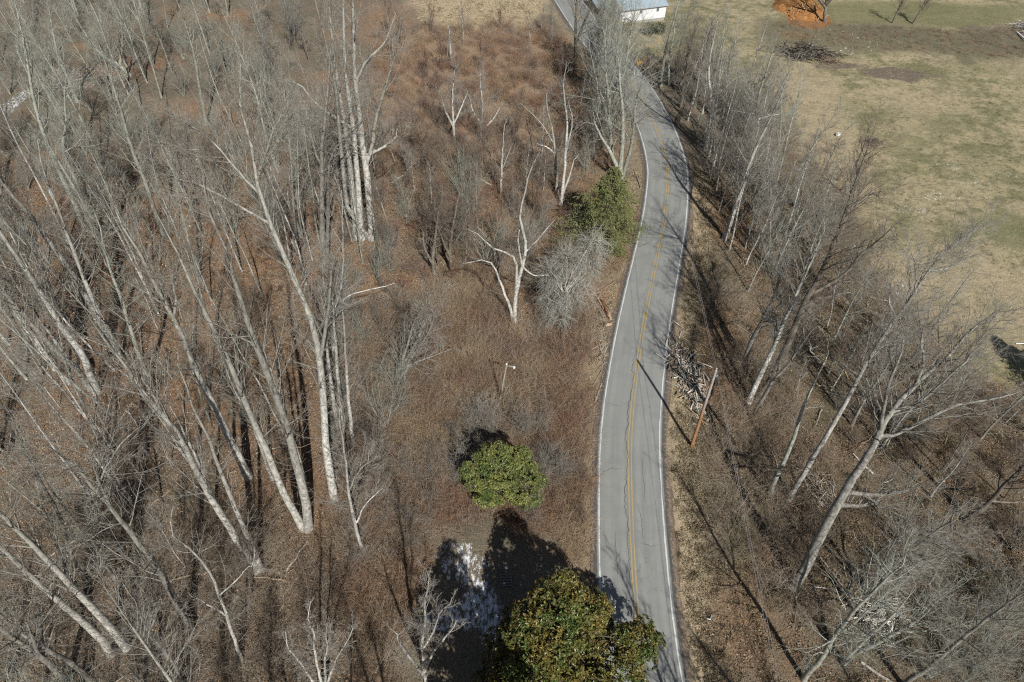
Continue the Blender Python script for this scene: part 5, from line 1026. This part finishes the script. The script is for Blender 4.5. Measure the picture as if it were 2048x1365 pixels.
for dz, dx, sag, lab in ((.28, 0, 1.0, 'upper overhead wire running along the right side of the road'), (-.72, .26, 1.3, 'lower overhead wire running along the right side of the road')):
    o = obj('overhead_wire', mesh_np('overhead_wire', [wire(Tp+[dx, 0, dz], nearp+[dx, 0, dz], sag), wire(Tp+[dx, 0, dz], farp+[dx, 0, dz], sag*1.8)], M_WIRE)); tag(o, lab, 'wire', None)
lf = G(998, 806); lt = on_plane(1013, 729, lf.y-.2)
sp2 = wood_pole('short leaning grey pole with a small arm, standing in the brambles', lf, lt, .10, .08, M_GREYW); tp = np.array(lt)-np.array(lf)
obj('arm', mesh_np('arm', [tubes(np.array([tp+[0, 0, -.25], tp+[.35, -.05, -.2], tp+[.72, -.1, -.28]]), np.array([.03, .028, .025]), 6)], M_STEEL), sp2)
obj('lamp_head', mesh_np('lamp_head', [tubes(np.array([tp+[.72, -.1, -.12], tp+[.72, -.1, -.25], tp+[.72, -.1, -.38], tp+[.72, -.1, -.5]]), np.array([.06, .13, .15, .09]), 9)], M_PORC), sp2)
obj('cap', mesh_np('cap', [tubes(np.array([tp, tp+[0, 0, .08], tp+[0, 0, .15]]), np.array([.10, .10, .03]), 8)], M_PORC), sp2)
# warning sign on the outside of the bend
sf = G(1274, 150); sg = empty('warning_sign', sf); tag(sg, 'yellow diamond warning sign on a steel post at the road bend', 'road sign'); sg.rotation_euler = (0, 0, math.radians(-38))
M_SGN = NT('sign_yellow', .5, .4).col((.72, .40, .03)); M_BLK = NT('sign_black', .5).col((.015, .015, .015)); M_SGB = mat_simple('sign_back', (.42, .43, .43), .4)
obj('post', mesh_np('post', [box((0, .03, 1.35), (.07, .04, 2.9))], M_STEEL, False), sg)
hd = .62; V = np.array([[0, -.012, 2.35-hd], [hd, -.012, 2.35], [0, -.012, 2.35+hd], [-hd, -.012, 2.35]]); V2 = V+[0, .02, 0]; V3 = np.vstack([V, V2])
plate = obj('plate', mesh_np('plate', [(V3, np.array([[0,1,2,3], [7,6,5,4], [0,4,5,1], [1,5,6,2], [2,6,7,3], [3,7,4,0]]))], M_SGN, False), sg)
ar = np.array([[.12, 2.05], [.12, 2.3], [.02, 2.42], [-.12, 2.52]]); AV = np.column_stack([ar[:, 0], np.full(4, -.022), ar[:, 1]])
obj('arrow', mesh_np('arrow', [tubes(AV, np.array([.045, .045, .045, .045]), 4), (np.array([[-.24, -.02, 2.62], [-.02, -.02, 2.62], [-.2, -.02, 2.40]]), np.array([[0, 1, 2]]))], M_BLK, False), plate)
mf = G(1268, 152); mp = empty('marker_post', mf); tag(mp, 'thin pale marker post beside the yellow diamond sign', 'post'); obj('post', mesh_np('post', [box((0, 0, .7), (.09, .05, 1.6))], M_PORC, False), mp)

# ------------------------------------------------------------------ cut wood, brush heaps, clay bank, litter
CUT = mat_simple('cut_wood', (.52, .33, .17), .8, .2, .15, 8); M_LOGG = bark_mat('old_log_bark', (.10, .085, .07), (.25, .23, .20), (.40, .38, .34)); M_LOGT = bark_mat('tan_log_bark', (.20, .145, .10), (.42, .32, .22), (.58, .47, .34)); M_LOGR = bark_mat('red_log_bark', (.10, .045, .025), (.20, .10, .06), (.30, .17, .10))
def log(label, a, b, r, m, group=None, cut=True, lift=0.0, cat='log', lift2=None):
    A = np.array(G(*a)); B = np.array(G(*b)); A[2] += r*.8+lift; B[2] += r*.8+(lift if lift2 is None else lift2); c = (A+B)/2; root = empty('log', c); tag(root, label, cat, group); t = np.linspace(0, 1, 6)[:, None]
    rg = np.random.default_rng(sum(map(ord, label))); Q = (A-c)*(1-t)+(B-c)*t+rg.normal(0, r*.25, (6, 3)); R = r*np.linspace(1, .8, 6)*rg.uniform(.93, 1.07, 6); obj('bark', mesh_np('bark', [tubes(Q, R, 9)], m), root)
    if cut:
        for e, d_, rr in ((Q[0], Q[0]-Q[1], R[0]), (Q[-1], Q[-1]-Q[-2], R[-1])): obj('cut_end', mesh_np('cut_end', [disc(e+nrm(d_)*.006, d_, rr*.98, 10)], CUT, False), root)
    return root
M_LOGP = bark_mat('bleached_wood', (.28, .26, .22), (.52, .49, .43), (.70, .67, .61))
log('long grey log with a pointed end, upper of the logs left of the road', (1182,588), (1208,640), .11, M_LOGG)
log('second long grey log lying alongside the pointed one', (1188,586), (1213,628), .10, M_LOGT)
log('slim grey log left of the long grey pair, by the vines', (1186,604), (1200,665), .07, M_LOGG)
log('red-barked log with a bright cut face under the pointed logs', (1203,603), (1216,633), .19, M_LOGR, lift=.1)
log('short thick log with a pale cut end nearest the white edge line', (1215,626), (1221,640), .19, M_LOGT)
log('stubby log round showing its whole pale cut face by the left verge', (1211,653), (1222,650), .24, M_LOGT)
log('thin bare branch lying towards the road above the log heap', (1193,590), (1231,566), .03, M_LOGT, None, False, .25, 'branch')
log('pale dead branch lying across the verge below the log heap', (1184,700), (1212,686), .05, M_LOGT, None, False, .06, 'branch')
log('short pale branch crossing the one below the log heap', (1190,682), (1198,700), .045, M_LOGT, None, False, .1, 'branch')
log('curved grey branch further down the left verge', (1186,772), (1204,742), .05, M_LOGG, None, False, .05, 'branch')
log('forked pale log lowest along the left verge', (1190,806), (1203,768), .085, M_LOGG)
log('slender pale stick beside the forked log', (1190,800), (1192,776), .05, M_LOGG, None, False, .04, 'branch')
log('old pale log lying beside the left edge line above the hemlock', (1268,340), (1282,378), .12, M_LOGG)
log('fallen pale trunk lying in the right bank below the bottom right clump', (1720,1325), (1790,1372), .13, M_LOGG, None, False)
log('fallen bare branch on the slope right of the biggest right-bank tree', (1640,1115), (1685,1175), .09, M_LOGG, None, False)
log('fallen grey branch beside the first one on the right slope', (1652,1088), (1700,1155), .06, M_LOGG, None, False)
log('short white broken branch on the slope under the short broken stem', (1623,1174), (1652,1177), .06, M_PORC, None, False)
log('snowy fallen trunk lying in the scrub of the right edge of the bank', (1620,602), (1700,586), .10, M_LOGG, None, False)
def fallen(px, n, seed):
    rg = np.random.default_rng(seed)
    for p in scatter_in(px, n, seed, 2.5, 5.5):
        a = rg.uniform(0, 6.283); L = rg.uniform(1.6, 5.5); r = rg.uniform(.035, .12); m = [M_LOGG, M_LOGP, M_LOGT][rg.integers(3)]
        root = empty('fallen_limb', p); tag(root, near_label('fallen bare limb lying', p, r, .035, .12), 'branch', 'fallen limbs on the woodland floor')
        t = np.linspace(-.5, .5, 6)[:, None]; Q = t*L*np.array([math.cos(a), math.sin(a), 0])+np.column_stack([rg.normal(0, L*.02, (6, 2)), np.zeros(6)]); Q[:, 2] = ground(p[0]+Q[:, 0], p[1]+Q[:, 1])-p[2]+r*.9+np.linspace(0, rg.uniform(0, .35), 6)
        obj('bark', mesh_np('bark', [tubes(Q, r*np.linspace(1, .45, 6), 7)], m), root)
        q, rr = spawn(Q[None], (r*np.linspace(1, .45, 6))[None], 3, .35, .95, lambda t_, pl: pl*.22, 45, 4, .5, .006, .03, .12, rg); q[:, :, 2] = np.maximum(q[:, :, 2], .02)
        obj('side_branches', mesh_np('side_branches', [tubes(q, rr, 4)], m), root)['kind'] = 'stuff'
fallen([(0,700),(640,620),(860,900),(800,1380),(0,1380)], 22, 201); fallen([(720,330),(1180,400),(1180,640),(760,640)], 9, 202); fallen([(1420,600),(1560,600),(1900,900),(1950,1200),(1600,1330),(1440,1000)], 16, 203); fallen([(0,250),(620,250),(640,600),(0,600)], 10, 204)
M_DARK = bark_mat('charred_brush', (.02, .017, .014), (.05, .043, .036), (.10, .09, .078))
def heap(name, label, foot, n, rad, h, L, r, mats, seed, elong=(1, 1), rz=0, cat='brush pile', nparts=60, stickname='stick'):
    rg = np.random.default_rng(seed); root = empty(name, foot); tag(root, label, cat); sh = [[] for _ in mats]
    for k in range(n):
        c = rg.normal(0, .5, 2)*rad*np.array(elong); c = np.array([c[0]*math.cos(rz)-c[1]*math.sin(rz), c[0]*math.sin(rz)+c[1]*math.cos(rz)]); rr = np.hypot(*(c/rad/np.array(elong).max()))
        gz_ = float(ground(np.array([foot[0]+c[0]]), np.array([foot[1]+c[1]]))[0])-foot[2]
        a = rz+rg.normal(0, .7)+(1.5708 if elong[1] > elong[0] else 0); l = L*rg.uniform(.35, 1.25); d = nrm(np.array([math.cos(a), math.sin(a), rg.normal(0, .3)])); z = gz_+abs(rg.normal(0, .4))*h*max(.15, 1-rr)+.08
        t = np.linspace(-.5, .5, 4)[:, None]; P = np.array([c[0], c[1], z])+t*l*d+rg.normal(0, .04*l*.4, (4, 3)); P[:, 2] = np.maximum(P[:, 2], gz_+.02); R = np.linspace(1, .5, 4)*r*rg.uniform(.4, 1.3); mi = rg.integers(len(mats))
        if k < nparts: obj(stickname, mesh_np(stickname, [tubes(P, R, 5)], mats[mi]), root)
        else: sh[mi].append(tubes(P, R, 4))
    for mi, s in enumerate(sh):
        if s: tag(obj('small_branches', mesh_np('small_branches', s, mats[mi]), root), kind='stuff')
    return root
heap('brush_pile', 'heap of splintered grey branches between the right edge line and the utility pole', tuple(G(1376, 752)), 320, 2.1, .6, 1.8, .085, [M_LOGP, M_LOGP, M_LOGT, M_LOGG], 81, (.75, 2.7), .12, nparts=120)
heap('brush_pile', 'dark heap of grubbed-out brush and roots at the far end of the field', tuple(G(1612, 110)), 560, 2.9, 2.8, 2.8, .07, [M_DARK, M_LOGG, M_DARK, BARKD], 82, (1.8, .85), -.15, nparts=60)
heap('brush_pile', 'tail of brown branches trailing right from the dark brush heap', tuple(G(1655, 122)), 150, 1.5, .8, 1.6, .05, [BARKD, M_LOGR, TWIGB], 83, (1.3, .9), -.5, nparts=15)
heap('brush_pile', 'small dark tangle of twigs in the middle of the field', tuple(G(1745, 285)), 120, 1.2, 1.0, 1.5, .03, [BARKD, TWIGB], 84, (1.2, .8), .1, nparts=10)
heap('brush_pile', 'dark brush heap with pale scraps at the far right edge of the field', tuple(G(2046, 58)), 200, 2.2, 1.6, 2.0, .05, [BARKD, TWIGB, M_PORC], 85, (1.2, 1), .0, nparts=25)
heap('brush_pile', 'scatter of pale slash under the biggest right-bank tree', tuple(G(1640, 985)), 110, 1.6, .5, 1.5, .05, [M_LOGP, M_LOGT, M_LOGG], 86, (1, 1.1), .3, nparts=30)
heap('brush_pile', 'grey slash heap inside the bottom right clump of trees', tuple(G(1765, 1235)), 130, 1.8, .8, 1.8, .05, [M_LOGP, M_LOGG], 87, (1.3, .9), .5, nparts=30)
heap('brush_pile', 'loose twigs and chips strewn along the left verge below the logs', tuple(G(1205, 700)), 90, 1.4, .3, 1.0, .035, [M_LOGT, M_LOGP], 88, (.4, 2.6), -.1, nparts=20)
# orange clay bank
def mound():
    f = G(1622, 46); root = empty('clay_bank', f); tag(root, 'bank of bare orange clay behind a dark tree at the top right', 'clay bank'); n = 40; u, v = np.meshgrid(np.linspace(-1, 1, n), np.linspace(-1, 1, n), indexing='ij'); r = np.hypot(u, v)*1.16*(1+.22*NC.fbm(u*2.4+3, v*2.4+5, 3))
    X = u*6.2; Yv = v*8.5+7.6; Z = 2.6*np.clip(1-r**1.7, -.2, 1)*(1+.3*NA.fbm(u*2.2, v*2.2, 4))+.22*NB.fbm(u*6, v*6, 3)*np.clip(1.2-r, 0, 1)
    gz_ = ground(X+f.x, Yv+f.y)-f.z; Z = gz_+np.where(r < 1, Z*.8*np.clip((1.02-r)*6, 0, 1), -.25); ii = np.arange(n*n).reshape(n, n); F = np.stack([ii[:-1, :-1], ii[1:, :-1], ii[1:, 1:], ii[:-1, 1:]], -1).reshape(-1, 4)
    t = NT('orange_clay', .95, .1); co = t.coord(); a = t.noise(co, 1.4, 6, .7); c = t.ramp(a, [(.3, (.13, .06, .022)), (.5, (.30, .145, .052)), (.7, (.44, .245, .11))]); c = t.mix(t.fr(t.noise(co, 9, 4, .8), .5, .8), c, (.22, .10, .04)); t.bump(a, .8, .2)
    obj('clay', mesh_np('clay', [(np.stack([X, Yv, Z], -1).reshape(-1, 3), F)], t.col(c)), root)
    rg = np.random.default_rng(3); cl = []
    for k in range(60):
        a_ = rg.uniform(0, 6.283); rr = rg.uniform(.1, 1); x = math.cos(a_)*rr*5; y = math.sin(a_)*rr*4+3.6; z = float(ground(np.array([x+f.x]), np.array([y+f.y]))[0])-f.z+2.2*max(0, 1-rr**1.7)+.05; s = rg.uniform(.08, .25); cl.append(box((x, y, z), (s*1.3, s, s*.8), rg.uniform(0, 3), rg.uniform(-.5, .5)))
    tag(obj('clods', mesh_np('clods', cl, mat_simple('pale_clods', (.45, .33, .22)), False), root), kind='stuff')
mound()
def rounded(name, label, foot, size, m, cat, rz=0, lid=None):
    root = empty(name, foot); root.rotation_euler = (0, 0, rz); tag(root, label, cat); bm_ = bpy.data.meshes.new('shell'); import bmesh
    b = bmesh.new(); bmesh.ops.create_cube(b, size=1); bmesh.ops.scale(b, vec=size, verts=b.verts); bmesh.ops.bevel(b, geom=list(b.edges), offset=min(size)*.28, segments=3, affect='EDGES'); bmesh.ops.translate(b, vec=(0, 0, size[2]*.5), verts=b.verts); b.to_mesh(bm_); b.free(); bm_.materials.append(m); obj('shell', bm_, root)
    if lid: obj('lid', mesh_np('lid', [box((0, 0, size[2]+.01), (size[0]*.8, size[1]*.8, .04))], lid, False), root)
    return root
M_WHP = mat_simple('white_plastic', (.78, .79, .80), .45, .4, .04)
rounded('plastic_tub', 'small white tub lying in the grass at the field edge', G(1675, 272), (.75, .5, .45), M_WHP, 'tub', .6, M_PORC)
rounded('litter_carton', 'crushed white carton with a dark spot on the right verge', G(1418, 1235), (.42, .30, .12), M_WHP, 'litter', 1.2, M_BLK)
rounded('litter_bag', 'scrap of white litter in the brambles left of the road', G(1158, 1041), (.35, .22, .12), M_WHP, 'litter', .4)
def pipe(label, a, b, r):
    A = np.array(G(*a)); B = np.array(G(*b)); A[2] += r; B[2] += r+.1; c = (A+B)/2; o = empty('white_pipe', c); tag(o, label, 'pipe'); Q = np.array([A-c, B-c]); obj('tube', mesh_np('tube', [tubes(Q, np.full(2, r), 10)], M_WHP), o)
    for e, d_ in ((Q[0], Q[0]-Q[1]), (Q[1], Q[1]-Q[0])): obj('collar', mesh_np('collar', [tubes(np.array([e-nrm(d_)*.12, e]), np.array([r*1.2, r*1.2]), 10), disc(e, d_, r*1.2, 10)], M_PORC), o)
pipe('long white pipe lying at the far right edge of the field', (2033, 66), (2062, 92), .14)
pipe('thin white pipe poking into the right edge over the shaded grass', (2031, 688), (2075, 690), .05)
# weathered pallet in the snowy shade beside the big evergreen
pl = G(1012, 1162); pa = empty('pallet', pl); pa.rotation_euler = (0, 0, .03); tag(pa, 'weathered grey pallet lying in the snowy shade of the big evergreen', 'pallet')
M_PAL = mat_simple('pallet_wood', (.17, .165, .155), .9, .2, .25, 5); sm_ = mesh_np('slat', [box((0, 0, .13), (1.0, .11, .022))], M_PAL, False)
for k in range(5): obj('slat', sm_, pa, (0, -.46+k*.23, 0))
rm_ = mesh_np('runner', [box((0, 0, .06), (.045, 1.05, .118))], M_PAL, False)
for k in range(3): obj('runner', rm_, pa, (-.45+k*.45, 0, 0))
snowboard = empty('fence_post', G(1012, 1150)); tag(snowboard, 'short leaning wooden post with a snowy top just beyond the pallet', 'post')
obj('shaft', mesh_np('shaft', [tubes(np.array([[0, 0, -.2], [.0, .05, .5], [.02, .1, 1.1]]), np.array([.05, .05, .045]), 6)], M_GREYW), snowboard)
obj('snow_cap', mesh_np('snow_cap', [tubes(np.array([[.02, .1, 1.09], [.02, .1, 1.16], [.02, .1, 1.2]]), np.array([.13, .11, .02]), 8)], NT('snow', .6).col((.8, .81, .83))), snowboard)
# stones pushed up along the field edge
rg = np.random.default_rng(90); STN = mat_simple('fieldstone', (.40, .38, .35), .9, .2, .2)
def stone_mesh(seed):
    r_ = np.random.default_rng(seed); d = nrm(r_.normal(size=(14, 3)))*np.array([1, .8, .6]); import bmesh
    b = bmesh.new(); [b.verts.new(p*r_.uniform(.8, 1.1)) for p in d]; bmesh.ops.convex_hull(b, input=b.verts); me = bpy.data.meshes.new('stone'); b.to_mesh(me); b.free(); me.materials.append(STN); return me
sms = [stone_mesh(k) for k in range(5)]
for p in scatter_in([(1545,60),(1720,50),(1780,100),(1650,115),(1560,100)], 40, 91):
    o = obj('stone', sms[rg.integers(5)], None, p); s = rg.uniform(.10, .26); o.scale = (s, s, s); o.rotation_euler = (0, 0, rg.uniform(0, 6)); tag(o, 'pale stone scattered on the rough ground below the clay bank', 'stone', 'stones below the clay bank')
print('TRIS', TRIS[0]); print(sorted(HEI, reverse=True)[:14]); print('TOT', sum(len(m.polygons) for m in bpy.data.meshes))
